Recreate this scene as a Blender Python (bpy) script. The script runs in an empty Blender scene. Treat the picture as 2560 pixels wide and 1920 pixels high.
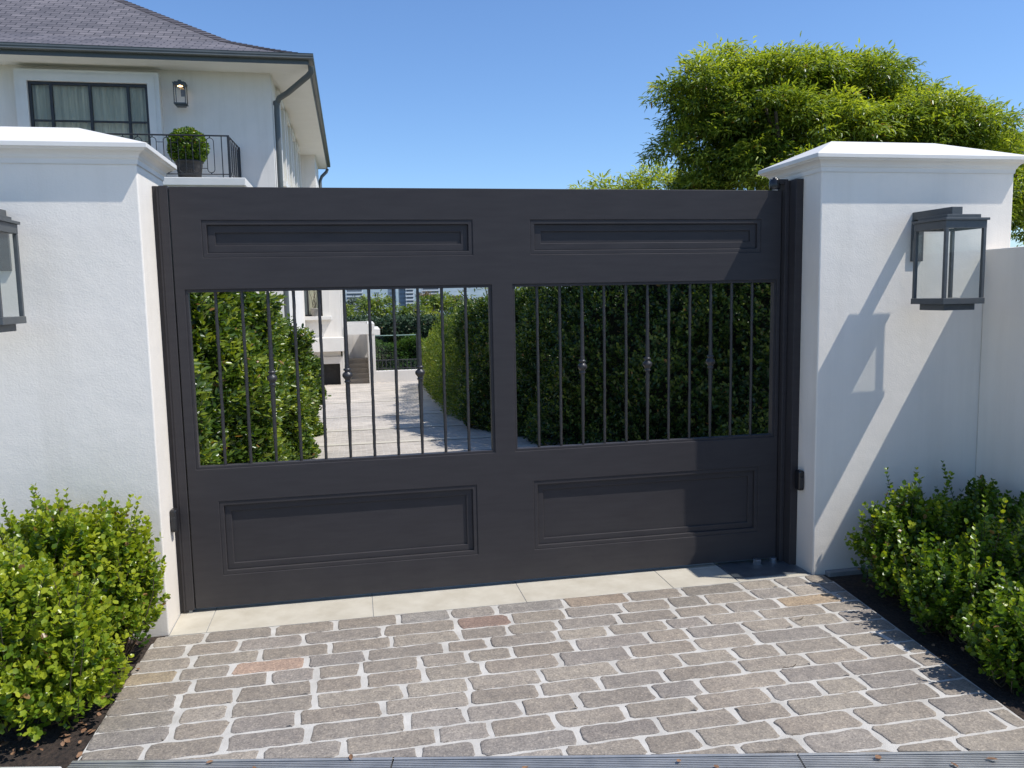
import bpy, bmesh, math, random
import numpy as np
from mathutils import Vector, Matrix
random.seed(7); RNG = np.random.default_rng(11)
scene = bpy.context.scene
COL = scene.collection
R = math.radians

# ------------------------------------------------------------------ materials
def new_mat(name):
    m = bpy.data.materials.new(name); m.use_nodes = True
    nt = m.node_tree; nt.nodes.clear()
    out = nt.nodes.new('ShaderNodeOutputMaterial')
    return m, nt, out
def nd(nt, typ, **kw):
    n = nt.nodes.new(typ)
    for k, v in kw.items():
        if k.startswith('i_'):
            key = k[2:]; key = int(key) if key.isdigit() else key.replace('_', ' ')
            n.inputs[key].default_value = v
        else: setattr(n, k, v)
    return n
def ramp(nt, stops):
    r = nt.nodes.new('ShaderNodeValToRGB'); e = r.color_ramp.elements
    while len(e) < len(stops): e.new(0.5)
    for el, (p, c) in zip(e, stops):
        el.position = p; el.color = (c[0], c[1], c[2], 1)
    return r
def objcoord(nt, scale=(1, 1, 1)):
    g = nd(nt, 'ShaderNodeNewGeometry')
    mp = nd(nt, 'ShaderNodeMapping'); mp.inputs['Scale'].default_value = scale
    nt.links.new(g.outputs['Position'], mp.inputs['Vector'])
    return mp.outputs['Vector']
def surface(name, c1, c2, scale=8, rough=0.6, metal=0.0, bump=0.0, bscale=120, bdist=0.003, spec=0.5, detail=4, r2=None, streak=None):
    m, nt, out = new_mat(name)
    p = nd(nt, 'ShaderNodeBsdfPrincipled'); p.inputs['Metallic'].default_value = metal
    p.inputs['Specular IOR Level'].default_value = spec
    co = objcoord(nt, streak or (1, 1, 1))
    n = nd(nt, 'ShaderNodeTexNoise', i_Scale=scale, i_Detail=detail, i_Roughness=0.6)
    nt.links.new(co, n.inputs['Vector'])
    r = ramp(nt, [(0.3, c1), (0.7, c2)])
    nt.links.new(n.outputs['Fac'], r.inputs['Fac']); nt.links.new(r.outputs['Color'], p.inputs['Base Color'])
    if r2 is not None:
        mr = nd(nt, 'ShaderNodeMapRange'); mr.inputs['To Min'].default_value = rough; mr.inputs['To Max'].default_value = r2
        nt.links.new(n.outputs['Fac'], mr.inputs['Value']); nt.links.new(mr.outputs['Result'], p.inputs['Roughness'])
    else: p.inputs['Roughness'].default_value = rough
    if bump:
        b = nd(nt, 'ShaderNodeTexNoise', i_Scale=bscale, i_Detail=5, i_Roughness=0.55)
        nt.links.new(objcoord(nt), b.inputs['Vector'])
        bp = nd(nt, 'ShaderNodeBump', i_Strength=bump, i_Distance=bdist)
        nt.links.new(b.outputs['Fac'], bp.inputs['Height']); nt.links.new(bp.outputs['Normal'], p.inputs['Normal'])
    nt.links.new(p.outputs['BSDF'], out.inputs['Surface'])
    return m

def leaf_material(name, dark, mid, light, trans=0.35, rough=0.38, tcol=None):
    m, nt, out = new_mat(name)
    at = nd(nt, 'ShaderNodeAttribute', attribute_name='tint')
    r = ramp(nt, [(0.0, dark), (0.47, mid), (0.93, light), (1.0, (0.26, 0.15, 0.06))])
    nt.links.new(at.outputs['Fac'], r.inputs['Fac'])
    p = nd(nt, 'ShaderNodeBsdfPrincipled'); p.inputs['Roughness'].default_value = rough
    p.inputs['Specular IOR Level'].default_value = 0.45
    nt.links.new(r.outputs['Color'], p.inputs['Base Color'])
    t = nd(nt, 'ShaderNodeBsdfTranslucent')
    mx = nd(nt, 'ShaderNodeMix', data_type='RGBA', blend_type='MULTIPLY'); mx.inputs[0].default_value = 1.0
    nt.links.new(r.outputs['Color'], mx.inputs[6]); mx.inputs[7].default_value = (*(tcol or (1.8, 1.75, 0.45)), 1)
    nt.links.new(mx.outputs[2], t.inputs['Color'])
    ms = nd(nt, 'ShaderNodeMixShader'); ms.inputs[0].default_value = trans
    nt.links.new(p.outputs['BSDF'], ms.inputs[1]); nt.links.new(t.outputs['BSDF'], ms.inputs[2])
    nt.links.new(ms.outputs['Shader'], out.inputs['Surface'])
    return m

def stone_material():
    m, nt, out = new_mat('cobble_stone')
    at = nd(nt, 'ShaderNodeAttribute', attribute_name='tint')
    co = objcoord(nt)
    n1 = nd(nt, 'ShaderNodeTexNoise', i_Scale=26, i_Detail=6, i_Roughness=0.7)
    n2 = nd(nt, 'ShaderNodeTexNoise', i_Scale=135, i_Detail=4, i_Roughness=0.75)
    v = nd(nt, 'ShaderNodeTexVoronoi', i_Scale=150)
    for n in (n1, n2, v): nt.links.new(co, n.inputs['Vector'])
    r1 = ramp(nt, [(0.25, (0.72, 0.72, 0.74)), (0.75, (1.22, 1.2, 1.16))])
    nt.links.new(n1.outputs['Fac'], r1.inputs['Fac'])
    r2 = ramp(nt, [(0.30, (0.50, 0.49, 0.48)), (0.48, (0.95, 0.95, 0.95)), (0.60, (1.18, 1.17, 1.15)), (0.70, (2.0, 1.94, 1.85))])
    nt.links.new(n2.outputs['Fac'], r2.inputs['Fac'])
    a = nd(nt, 'ShaderNodeMix', data_type='RGBA', blend_type='MULTIPLY'); a.inputs[0].default_value = 1
    b = nd(nt, 'ShaderNodeMix', data_type='RGBA', blend_type='MULTIPLY'); b.inputs[0].default_value = 1
    nt.links.new(at.outputs['Color'], a.inputs[6]); nt.links.new(r1.outputs['Color'], a.inputs[7])
    nt.links.new(a.outputs[2], b.inputs[6]); nt.links.new(r2.outputs['Color'], b.inputs[7])
    n3 = nd(nt, 'ShaderNodeTexNoise', i_Scale=1.8, i_Detail=5, i_Roughness=0.65); nt.links.new(co, n3.inputs['Vector'])
    r3 = ramp(nt, [(0.35, (0.86, 0.85, 0.84)), (0.65, (1.08, 1.08, 1.07))]); nt.links.new(n3.outputs['Fac'], r3.inputs['Fac'])
    c = nd(nt, 'ShaderNodeMix', data_type='RGBA', blend_type='MULTIPLY'); c.inputs[0].default_value = 1
    nt.links.new(b.outputs[2], c.inputs[6]); nt.links.new(r3.outputs['Color'], c.inputs[7])
    p = nd(nt, 'ShaderNodeBsdfPrincipled'); p.inputs['Roughness'].default_value = 0.72
    nt.links.new(c.outputs[2], p.inputs['Base Color'])
    ad = nd(nt, 'ShaderNodeMath', operation='ADD')
    nt.links.new(n1.outputs['Fac'], ad.inputs[0]); nt.links.new(n2.outputs['Fac'], ad.inputs[1])
    bp = nd(nt, 'ShaderNodeBump', i_Strength=0.75, i_Distance=0.004)
    nt.links.new(ad.outputs[0], bp.inputs['Height']); nt.links.new(bp.outputs['Normal'], p.inputs['Normal'])
    nt.links.new(p.outputs['BSDF'], out.inputs['Surface'])
    return m

def brick_material(name, ca, cb, cm, bw, bh, mortar, use_uv=False, rough=0.75, bump=0.4, tintscale=1.2):
    m, nt, out = new_mat(name)
    if use_uv:
        uv = nd(nt, 'ShaderNodeUVMap'); co = uv.outputs['UV']
    else: co = objcoord(nt)
    bt = nd(nt, 'ShaderNodeTexBrick'); bt.offset = 0.5
    bt.inputs['Scale'].default_value = 1.0
    bt.inputs['Brick Width'].default_value = bw; bt.inputs['Row Height'].default_value = bh
    bt.inputs['Mortar Size'].default_value = mortar; bt.inputs['Mortar Smooth'].default_value = 0.3
    bt.inputs['Color1'].default_value = (*ca, 1); bt.inputs['Color2'].default_value = (*cb, 1); bt.inputs['Mortar'].default_value = (*cm, 1)
    ns = nd(nt, 'ShaderNodeTexNoise', i_Scale=3.0, i_Detail=3)
    vm = nd(nt, 'ShaderNodeVectorMath', operation='MULTIPLY_ADD')
    vm.inputs[1].default_value = (0.03, 0.012, 0)
    nt.links.new(co, ns.inputs['Vector']); nt.links.new(ns.outputs['Color'], vm.inputs[0]); nt.links.new(co, vm.inputs[2])
    nt.links.new(vm.outputs[0], bt.inputs['Vector'])
    n1 = nd(nt, 'ShaderNodeTexNoise', i_Scale=tintscale, i_Detail=6, i_Roughness=0.7); nt.links.new(co, n1.inputs['Vector'])
    r1 = ramp(nt, [(0.3, (0.75, 0.75, 0.76)), (0.7, (1.25, 1.22, 1.2))]); nt.links.new(n1.outputs['Fac'], r1.inputs['Fac'])
    mx = nd(nt, 'ShaderNodeMix', data_type='RGBA', blend_type='MULTIPLY'); mx.inputs[0].default_value = 1
    nt.links.new(bt.outputs['Color'], mx.inputs[6]); nt.links.new(r1.outputs['Color'], mx.inputs[7])
    p = nd(nt, 'ShaderNodeBsdfPrincipled'); p.inputs['Roughness'].default_value = rough
    nt.links.new(mx.outputs[2], p.inputs['Base Color'])
    bp = nd(nt, 'ShaderNodeBump', i_Strength=bump, i_Distance=0.01); bp.invert = True
    nt.links.new(bt.outputs['Fac'], bp.inputs['Height']); nt.links.new(bp.outputs['Normal'], p.inputs['Normal'])
    nt.links.new(p.outputs['BSDF'], out.inputs['Surface'])
    return m

def stucco(name, c, strength=0.35):
    m, nt, out = new_mat(name)
    p = nd(nt, 'ShaderNodeBsdfPrincipled'); p.inputs['Roughness'].default_value = 0.75; p.inputs['Specular IOR Level'].default_value = 0.25
    co = objcoord(nt)
    big = nd(nt, 'ShaderNodeTexNoise', i_Scale=1.7, i_Detail=5, i_Roughness=0.6); nt.links.new(co, big.inputs['Vector'])
    r = ramp(nt, [(0.3, tuple(x*0.93 for x in c)), (0.7, c)]); nt.links.new(big.outputs['Fac'], r.inputs['Fac'])
    # faint splash dirt low on the wall
    sx = nd(nt, 'ShaderNodeSeparateXYZ'); nt.links.new(co, sx.inputs['Vector'])
    mr = nd(nt, 'ShaderNodeMapRange'); mr.inputs['From Min'].default_value = 0.0; mr.inputs['From Max'].default_value = 0.35
    mr.inputs['To Min'].default_value = 0.86; mr.inputs['To Max'].default_value = 1.0
    nt.links.new(sx.outputs['Z'], mr.inputs['Value'])
    mx = nd(nt, 'ShaderNodeMix', data_type='RGBA', blend_type='MULTIPLY'); mx.inputs[0].default_value = 1
    nt.links.new(r.outputs['Color'], mx.inputs[6]); nt.links.new(mr.outputs['Result'], mx.inputs[7])
    ms_ = nd(nt, 'ShaderNodeMapping'); ms_.inputs['Scale'].default_value = (7, 7, 0.5); nt.links.new(co, ms_.inputs['Vector'])
    st_ = nd(nt, 'ShaderNodeTexNoise', i_Scale=1.0, i_Detail=6, i_Roughness=0.65); nt.links.new(ms_.outputs[0], st_.inputs['Vector'])
    rs_ = ramp(nt, [(0.30, (0.90, 0.895, 0.88)), (0.52, (1, 1, 1))]); nt.links.new(st_.outputs['Fac'], rs_.inputs['Fac'])
    mx2 = nd(nt, 'ShaderNodeMix', data_type='RGBA', blend_type='MULTIPLY'); mx2.inputs[0].default_value = 0.55
    nt.links.new(mx.outputs[2], mx2.inputs[6]); nt.links.new(rs_.outputs['Color'], mx2.inputs[7])
    nt.links.new(mx2.outputs[2], p.inputs['Base Color'])
    a = nd(nt, 'ShaderNodeTexNoise', i_Scale=105, i_Detail=5, i_Roughness=0.55, i_Distortion=0.3)
    b = nd(nt, 'ShaderNodeTexNoise', i_Scale=9, i_Detail=3)
    mp = nd(nt, 'ShaderNodeMapping'); mp.inputs['Scale'].default_value = (1, 1, 1.35); nt.links.new(co, mp.inputs['Vector'])
    nt.links.new(mp.outputs[0], a.inputs['Vector']); nt.links.new(co, b.inputs['Vector'])
    b1 = nd(nt, 'ShaderNodeBump', i_Strength=strength*.8, i_Distance=0.006); nt.links.new(a.outputs['Fac'], b1.inputs['Height'])
    b2 = nd(nt, 'ShaderNodeBump', i_Strength=0.12, i_Distance=0.02); nt.links.new(b.outputs['Fac'], b2.inputs['Height'])
    nt.links.new(b2.outputs['Normal'], b1.inputs['Normal']); nt.links.new(b1.outputs['Normal'], p.inputs['Normal'])
    nt.links.new(p.outputs['BSDF'], out.inputs['Surface'])
    return m

def glass(name, tint=(1, 1, 1), refl=0.9):
    m, nt, out = new_mat(name)
    t = nd(nt, 'ShaderNodeBsdfTransparent'); t.inputs['Color'].default_value = (*tint, 1)
    g = nd(nt, 'ShaderNodeBsdfGlossy'); g.inputs['Roughness'].default_value = 0.02
    lw = nd(nt, 'ShaderNodeLayerWeight', i_Blend=0.5)
    pw = nd(nt, 'ShaderNodeMath', operation='POWER'); pw.inputs[1].default_value = 5.0
    nt.links.new(lw.outputs['Facing'], pw.inputs[0])
    ml = nd(nt, 'ShaderNodeMath', operation='MULTIPLY_ADD'); ml.inputs[1].default_value = 0.9; ml.inputs[2].default_value = 0.05*refl
    nt.links.new(pw.outputs[0], ml.inputs[0])
    ms = nd(nt, 'ShaderNodeMixShader'); nt.links.new(ml.outputs[0], ms.inputs[0])
    nt.links.new(t.outputs[0], ms.inputs[1]); nt.links.new(g.outputs[0], ms.inputs[2]); nt.links.new(ms.outputs[0], out.inputs['Surface'])
    return m
def emit(name, c, s):
    m, nt, out = new_mat(name)
    e = nd(nt, 'ShaderNodeEmission'); e.inputs['Color'].default_value = (*c, 1); e.inputs['Strength'].default_value = s
    nt.links.new(e.outputs[0], out.inputs['Surface']); return m

M = {}
M['stucco'] = stucco('white_render', (0.86, 0.79, 0.695), 0.20)
M['stucco_house'] = stucco('house_render', (0.78, 0.735, 0.675), 0.10)
M['soffit'] = surface('soffit_paint', (0.76, 0.74, 0.69), (0.80, 0.78, 0.73), scale=2, rough=0.7)
M['trimwhite'] = surface('white_trim', (0.70, 0.665, 0.61), (0.75, 0.715, 0.66), scale=3, rough=0.55, bump=0.05)
M['gate'] = surface('gate_paint', (0.040, 0.0362, 0.0378), (0.0485, 0.0442, 0.0458), scale=5, rough=0.38, r2=0.52, bump=0.04, spec=0.14, bscale=60, bdist=0.002, streak=(1, 1, 7))
def dusty(m):
    nt = m.node_tree; p = next(n for n in nt.nodes if n.type == 'BSDF_PRINCIPLED'); src = p.inputs['Base Color'].links[0].from_socket
    g_ = nd(nt, 'ShaderNodeNewGeometry'); sx = nd(nt, 'ShaderNodeSeparateXYZ'); nt.links.new(g_.outputs['Position'], sx.inputs['Vector'])
    mr = nd(nt, 'ShaderNodeMapRange'); mr.inputs['From Min'].default_value = 0.02; mr.inputs['From Max'].default_value = 0.42; mr.inputs['To Min'].default_value = 0.42; mr.inputs['To Max'].default_value = 0.05
    nt.links.new(sx.outputs['Z'], mr.inputs['Value'])
    n_ = nd(nt, 'ShaderNodeTexNoise', i_Scale=3.5, i_Detail=8, i_Roughness=0.7); nt.links.new(g_.outputs['Position'], n_.inputs['Vector'])
    r_ = ramp(nt, [(0.3, (0.25, 0.25, 0.25)), (0.75, (1, 1, 1))]); nt.links.new(n_.outputs['Fac'], r_.inputs['Fac'])
    ml = nd(nt, 'ShaderNodeMath', operation='MULTIPLY'); nt.links.new(mr.outputs['Result'], ml.inputs[0]); nt.links.new(r_.outputs['Color'], ml.inputs[1])
    mx = nd(nt, 'ShaderNodeMix', data_type='RGBA'); nt.links.new(ml.outputs[0], mx.inputs[0]); nt.links.new(src, mx.inputs[6]); mx.inputs[7].default_value = (0.085, 0.077, 0.07, 1)
    nt.links.new(mx.outputs[2], p.inputs['Base Color'])
dusty(M['gate'])
M['iron'] = surface('hammered_iron', (0.022, 0.020, 0.021), (0.036, 0.033, 0.033), scale=60, rough=0.38, bump=0.5, bscale=55, bdist=0.006)
M['blackmetal'] = surface('black_metal', (0.018, 0.018, 0.02), (0.03, 0.03, 0.032), scale=30, rough=0.45)
M['lantern'] = surface('lantern_metal', (0.060, 0.066, 0.068), (0.082, 0.088, 0.09), scale=18, rough=0.42, r2=0.55, metal=0.0, bump=0.08, bscale=200, bdist=0.001)
M['plastic'] = surface('black_plastic', (0.012, 0.012, 0.014), (0.018, 0.018, 0.02), scale=20, rough=0.25)
M['gutter'] = surface('gutter_paint', (0.085, 0.095, 0.095), (0.11, 0.12, 0.118), scale=2, rough=0.45)
M['steel'] = surface('galvanised_steel', (0.20, 0.22, 0.24), (0.32, 0.34, 0.36), scale=14, rough=0.42, metal=0.75, bump=0.1)
M['grate'] = surface('stainless_grate', (0.46, 0.46, 0.45), (0.62, 0.61, 0.59), scale=9, rough=0.34, metal=0.7, r2=0.5, streak=(1, 1, 1))
M['gap'] = surface('drain_dark', (0.012, 0.012, 0.012), (0.03, 0.03, 0.03), rough=0.9)
M['stone'] = stone_material()
M['mortar'] = surface('pale_mortar', (0.40, 0.375, 0.335), (0.56, 0.53, 0.485), scale=9, rough=0.9, bump=0.7, bscale=160, bdist=0.004, detail=8)
M['limestone'] = surface('cream_limestone', (0.43, 0.385, 0.305), (0.54, 0.495, 0.41), scale=7, rough=0.65, bump=0.15, bscale=90, bdist=0.002, detail=9)
M['concrete'] = surface('pale_concrete', (0.42, 0.41, 0.39), (0.55, 0.54, 0.51), scale=6, rough=0.85, bump=0.3)
M['greyconcrete'] = surface('grey_concrete', (0.2, 0.2, 0.2), (0.28, 0.28, 0.27), scale=12, rough=0.85, bump=0.3)
M['soil'] = surface('dark_mulch', (0.018, 0.012, 0.009), (0.065, 0.043, 0.03), scale=45, rough=0.95, bump=1.0, bscale=60, bdist=0.03, detail=9)
M['earth'] = surface('garden_ground', (0.05, 0.06, 0.025), (0.09, 0.10, 0.04), scale=1.5, rough=0.95, bump=0.4, bscale=20)
M['drive'] = brick_material('driveway_cobbles', (0.39, 0.345, 0.29), (0.50, 0.45, 0.385), (0.50, 0.46, 0.40), 0.13, 0.085, 0.010)
M['band'] = surface('cream_band', (0.50, 0.45, 0.36), (0.58, 0.53, 0.44), scale=6, rough=0.75)
M['slate'] = brick_material('slate_shingles', (0.105, 0.096, 0.100), (0.175, 0.158, 0.162), (0.035, 0.032, 0.034), 0.32, 0.19, 0.014, use_uv=True, rough=0.6, bump=0.8, tintscale=0.7)
M['curtain'] = surface('net_curtain', (0.44, 0.43, 0.36), (0.66, 0.64, 0.55), scale=2.5, rough=0.9, streak=(3, 1, 0.3))
M['room'] = surface('dark_room', (0.03, 0.03, 0.03), (0.05, 0.05, 0.05), rough=0.9)
M['cream'] = surface('cream_blind', (0.62, 0.6, 0.5), (0.68, 0.66, 0.56), rough=0.8)
M['glass'] = glass('clear_glass', (0.94, 0.96, 0.955), 0.8)
M['winglass'] = glass('window_glass', (0.86, 0.86, 0.78), 0.9)
M['greenglass'] = glass('green_glass', (0.62, 0.74, 0.68), 1.0)
M['glassedge'] = surface('glass_edge', (0.35, 0.5, 0.42), (0.42, 0.56, 0.48), rough=0.2)
M['bulb'] = emit('warm_bulb', (1.0, 0.62, 0.25), 9.0)
M['pot'] = surface('dark_planter', (0.035, 0.032, 0.03), (0.06, 0.055, 0.052), scale=9, rough=0.6)
M['clay'] = surface('grey_clay_pot', (0.22, 0.21, 0.18), (0.30, 0.28, 0.25), scale=14, rough=0.8)
M['bark'] = surface('bark', (0.05, 0.036, 0.025), (0.13, 0.10, 0.07), scale=14, rough=0.9, bump=0.6, bscale=40, bdist=0.02, streak=(1, 1, 0.2))
M['stem'] = surface('shrub_stem', (0.07, 0.05, 0.03), (0.15, 0.11, 0.06), scale=40, rough=0.8)
M['litter'] = surface('dry_leaf', (0.13, 0.06, 0.03), (0.30, 0.17, 0.09), scale=25, rough=0.75)
M['stairstone'] = surface('stair_stone', (0.26, 0.22, 0.175), (0.33, 0.285, 0.23), scale=5, rough=0.8)
M['box'] = leaf_material('box_leaf', (0.030, 0.070, 0.010), (0.125, 0.210, 0.018), (0.37, 0.41, 0.035), 0.33, 0.33)
M['laurel'] = leaf_material('laurel_leaf', (0.018, 0.045, 0.012), (0.082, 0.142, 0.026), (0.28, 0.33, 0.045), 0.30, 0.30)
M['darkhedge'] = leaf_material('dark_hedge_leaf', (0.016, 0.038, 0.012), (0.056, 0.104, 0.022), (0.22, 0.27, 0.05), 0.30, 0.33)
M['bright'] = leaf_material('bright_hedge_leaf', (0.035, 0.080, 0.015), (0.115, 0.175, 0.028), (0.28, 0.32, 0.045), 0.34, 0.42)
M['tree'] = leaf_material('weeping_leaf', (0.028, 0.062, 0.014), (0.178, 0.242, 0.042), (0.43, 0.48, 0.085), 0.40, 0.34)
M['far'] = leaf_material('far_leaf', (0.040, 0.080, 0.020), (0.14, 0.20, 0.032), (0.28, 0.31, 0.05), 0.28, 0.6)
M['fardark'] = leaf_material('far_dark_leaf', (0.016, 0.038, 0.018), (0.034, 0.068, 0.03), (0.07, 0.11, 0.05), 0.15, 0.6)
M['hill'] = surface('wooded_hill', (0.13, 0.18, 0.20), (0.22, 0.27, 0.29), scale=0.03, rough=1.0, detail=10)  # aerial haze mixed into the hill colour, hence the blue grey
M['citywhite'] = surface('city_white', (0.62, 0.64, 0.66), (0.7, 0.7, 0.7), scale=0.1, rough=0.9)
M['cityglass'] = surface('city_blue_glass', (0.17, 0.22, 0.29), (0.21, 0.26, 0.33), scale=0.2, rough=0.35)  # tower glass lightened, distance haze put into its colour
M['citydark'] = surface('city_window', (0.10, 0.12, 0.15), (0.16, 0.18, 0.2), scale=0.3, rough=0.4)
M['citybrick'] = surface('city_brick', (0.34, 0.19, 0.16), (0.40, 0.24, 0.20), scale=0.2, rough=0.9)
M['citytile'] = surface('city_tile_roof', (0.45, 0.27, 0.2), (0.5, 0.3, 0.23), scale=0.2, rough=0.9)

# ------------------------------------------------------------------ mesh helpers
class MB:
    def __init__(s): s.v = []; s.f = []; s.smooth = []
    def add(s, vs, fs, smooth=False):
        o = len(s.v); s.v += [tuple(p) for p in vs]
        s.f += [tuple(i + o for i in f) for f in fs]; s.smooth += [smooth]*len(fs); return s
    def box(s, x0, x1, y0, y1, z0, z1):
        vs = [(x, y, z) for z in (z0, z1) for y in (y0, y1) for x in (x0, x1)]
        return s.add(vs, [(0, 2, 3, 1), (4, 5, 7, 6), (0, 1, 5, 4), (2, 6, 7, 3), (0, 4, 6, 2), (1, 3, 7, 5)])
    def prism(s, poly, z0, z1):            # plan polygon, counter-clockwise
        n = len(poly); vs = [(x, y, z0) for x, y in poly] + [(x, y, z1) for x, y in poly]
        fs = [tuple(range(n-1, -1, -1)), tuple(range(n, 2*n))] + [(i, (i+1) % n, n+(i+1) % n, n+i) for i in range(n)]
        return s.add(vs, fs)
    def loft(s, rings, cap=True, smooth=False):
        n = len(rings[0]); vs = [p for r in rings for p in r]; fs = []
        for k in range(len(rings)-1):
            for i in range(n):
                fs.append((k*n+i, k*n+(i+1) % n, (k+1)*n+(i+1) % n, (k+1)*n+i))
        s.add(vs, fs, smooth)
        if cap:
            m = len(rings)-1
            s.add(rings[0], [tuple(range(n-1, -1, -1))]); s.add(rings[m], [tuple(range(n))])
        return s
    def lathe(s, prof, cx, cy, n=16, smooth=True, cap=True):
        rings = [[(cx+r*math.cos(2*math.pi*i/n), cy+r*math.sin(2*math.pi*i/n), z) for i in range(n)] for r, z in prof]
        return s.loft(rings, cap, smooth)
    def tube(s, pts, r, n=6, smooth=True, cap=True):
        pts = [Vector(p) for p in pts]; rs = r if isinstance(r, (list, tuple)) else [r]*len(pts); rings = []
        up = Vector((0, 0, 1)); prev = None
        for k, p in enumerate(pts):
            a = pts[max(0, k-1)]; b = pts[min(len(pts)-1, k+1)]; d = (b-a)
            d = d.normalized() if d.length > 1e-9 else Vector((0, 0, 1))
            if prev is None: u = d.cross(up if abs(d.z) < 0.9 else Vector((1, 0, 0))).normalized()
            else:
                u = prev - d*prev.dot(d); u = u.normalized() if u.length > 1e-6 else d.orthogonal().normalized()
            prev = u; w = d.cross(u)
            rings.append([p + rs[k]*(u*math.cos(2*math.pi*i/n) + w*math.sin(2*math.pi*i/n)) for i in range(n)])
        return s.loft(rings, cap, smooth)
    def grid(s, xs, zs, solid, y0, y1):
        """upright plate with openings: front at y0, back at y1"""
        nx, nz = len(xs)-1, len(zs)-1
        S = lambda i, j: 0 <= i < nx and 0 <= j < nz and solid(i, j)
        idx = {}; 
        def V(i, j, b):
            k = (i, j, b)
            if k not in idx: idx[k] = len(s.v); s.v.append((xs[i], y1 if b else y0, zs[j]))
            return idx[k]
        def F(*f): s.f.append(f); s.smooth.append(False)
        for i in range(nx):
            for j in range(nz):
                if not S(i, j): continue
                F(V(i, j, 0), V(i+1, j, 0), V(i+1, j+1, 0), V(i, j+1, 0))
                F(V(i, j, 1), V(i, j+1, 1), V(i+1, j+1, 1), V(i+1, j, 1))
                if not S(i-1, j): F(V(i, j, 0), V(i, j+1, 0), V(i, j+1, 1), V(i, j, 1))
                if not S(i+1, j): F(V(i+1, j, 0), V(i+1, j, 1), V(i+1, j+1, 1), V(i+1, j+1, 0))
                if not S(i, j-1): F(V(i, j, 0), V(i, j, 1), V(i+1, j, 1), V(i+1, j, 0))
                if not S(i, j+1): F(V(i, j+1, 0), V(i+1, j+1, 0), V(i+1, j+1, 1), V(i, j+1, 1))
        return s
    def ring(s, x0, x1, z0, z1, w, y0, y1):
        return s.grid([x0, x0+w, x1-w, x1], [z0, z0+w, z1-w, z1], lambda i, j: not (i == 1 and j == 1), y0, y1)
    def build(s, name, mat, parent=None, bevel=0.0, seg=2, angle=35):
        off = Vector((0, 0, 0)); p = parent
        while p is not None: off += p.location; p = p.parent
        me = bpy.data.meshes.new(name)
        me.from_pydata([(x-off.x, y-off.y, z-off.z) for x, y, z in s.v], [], s.f)
        me.polygons.foreach_set('use_smooth', s.smooth)
        if bevel:
            bm = bmesh.new(); bm.from_mesh(me)
            bmesh.ops.remove_doubles(bm, verts=bm.verts, dist=1e-6)
            es = [e for e in bm.edges if len(e.link_faces) == 2 and e.calc_face_angle(0) > R(angle)]
            bmesh.ops.bevel(bm, geom=es, offset=bevel, segments=seg, profile=0.5, affect='EDGES', clamp_overlap=True)
            bm.to_mesh(me); bm.free()
        me.materials.append(mat); me.update()
        o = bpy.data.objects.new(name, me); COL.objects.link(o)
        if parent is not None: o.parent = parent
        return o

def tag(o, label=None, cat=None, group=None, kind=None):
    if label: o['label'] = label
    if cat: o['category'] = cat
    if group: o['group'] = group
    if kind: o['kind'] = kind
    return o
def thing(name, loc, label, cat, group=None):
    o = bpy.data.objects.new(name, None); COL.objects.link(o); o.location = loc; o.empty_display_size = 0.1
    return tag(o, label, cat, group)
def children(o): return [c for c in bpy.data.objects if c.parent == o]
def copy_tree(o, parent=None):
    c = o.copy(); COL.objects.link(c)
    if parent is not None: c.parent = parent
    for ch in children(o): copy_tree(ch, c)
    return c

# ------------------------------------------------------------------ foliage helpers
T_OVAL = (np.array([[0, 0, 0], [.5, 0, -.06], [1, 0, .02], [.28, .42, .06], [.68, .5, .07], [.28, -.42, .06], [.68, -.5, .07]]),
          [(0, 1, 2, 4, 3), (0, 5, 6, 2, 1)])
T_LANCE = (np.array([[0, 0, 0], [.5, 0, .10], [1, 0, -.12], [.35, .5, .14], [.7, .4, .06], [.35, -.5, .14], [.7, -.4, .06]]),
           [(0, 1, 2, 4, 3), (0, 5, 6, 2, 1)])
T_QUAD = (np.array([[0, 0, 0], [.45, .5, .08], [1, 0, 0], [.45, -.5, .08]]), [(0, 3, 2, 1)])
def unit(a): return a/np.maximum(np.linalg.norm(a, axis=1, keepdims=True), 1e-9)
def leaves(name, P, D, N, L, W, tint, mat, parent=None, tmpl=T_OVAL):
    n = len(P); tv, tf = tmpl; k = len(tv)
    tint = np.clip(tint, 0, 1)*.93; tint = np.where(np.random.default_rng(n).random(n) < .010, 1.0, tint)
    D = unit(D); S = unit(np.cross(N, D)); U = np.cross(D, S)
    L = np.broadcast_to(L, (n,)); W = np.broadcast_to(W, (n,))
    V = (P[:, None, :] + D[:, None, :]*(tv[None, :, 0]*L[:, None])[..., None]
         + S[:, None, :]*(tv[None, :, 1]*W[:, None])[..., None] + U[:, None, :]*(tv[None, :, 2]*L[:, None])[..., None]).reshape(-1, 3)
    off = np.zeros(3); p = parent
    while p is not None: off += np.array(p.location); p = p.parent
    V = V - off
    fl = np.concatenate([np.array(f) for f in tf]); ls = np.cumsum([0]+[len(f) for f in tf])[:-1]
    loops = (np.arange(n)[:, None]*k + fl[None, :]).ravel().astype(np.int32)
    starts = (np.arange(n)[:, None]*len(fl) + ls[None, :]).ravel().astype(np.int32)
    me = bpy.data.meshes.new(name)
    me.vertices.add(len(V)); me.vertices.foreach_set('co', V.astype(np.float32).ravel())
    me.loops.add(len(loops)); me.loops.foreach_set('vertex_index', loops)
    me.polygons.add(len(starts)); me.polygons.foreach_set('loop_start', starts)
    me.update(calc_edges=True)
    a = me.attributes.new('tint', 'FLOAT', 'POINT'); a.data.foreach_set('value', np.repeat(tint, k).astype(np.float32))
    me.materials.append(mat)
    o = bpy.data.objects.new(name, me); COL.objects.link(o)
    if parent is not None: o.parent = parent
    return o
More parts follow.
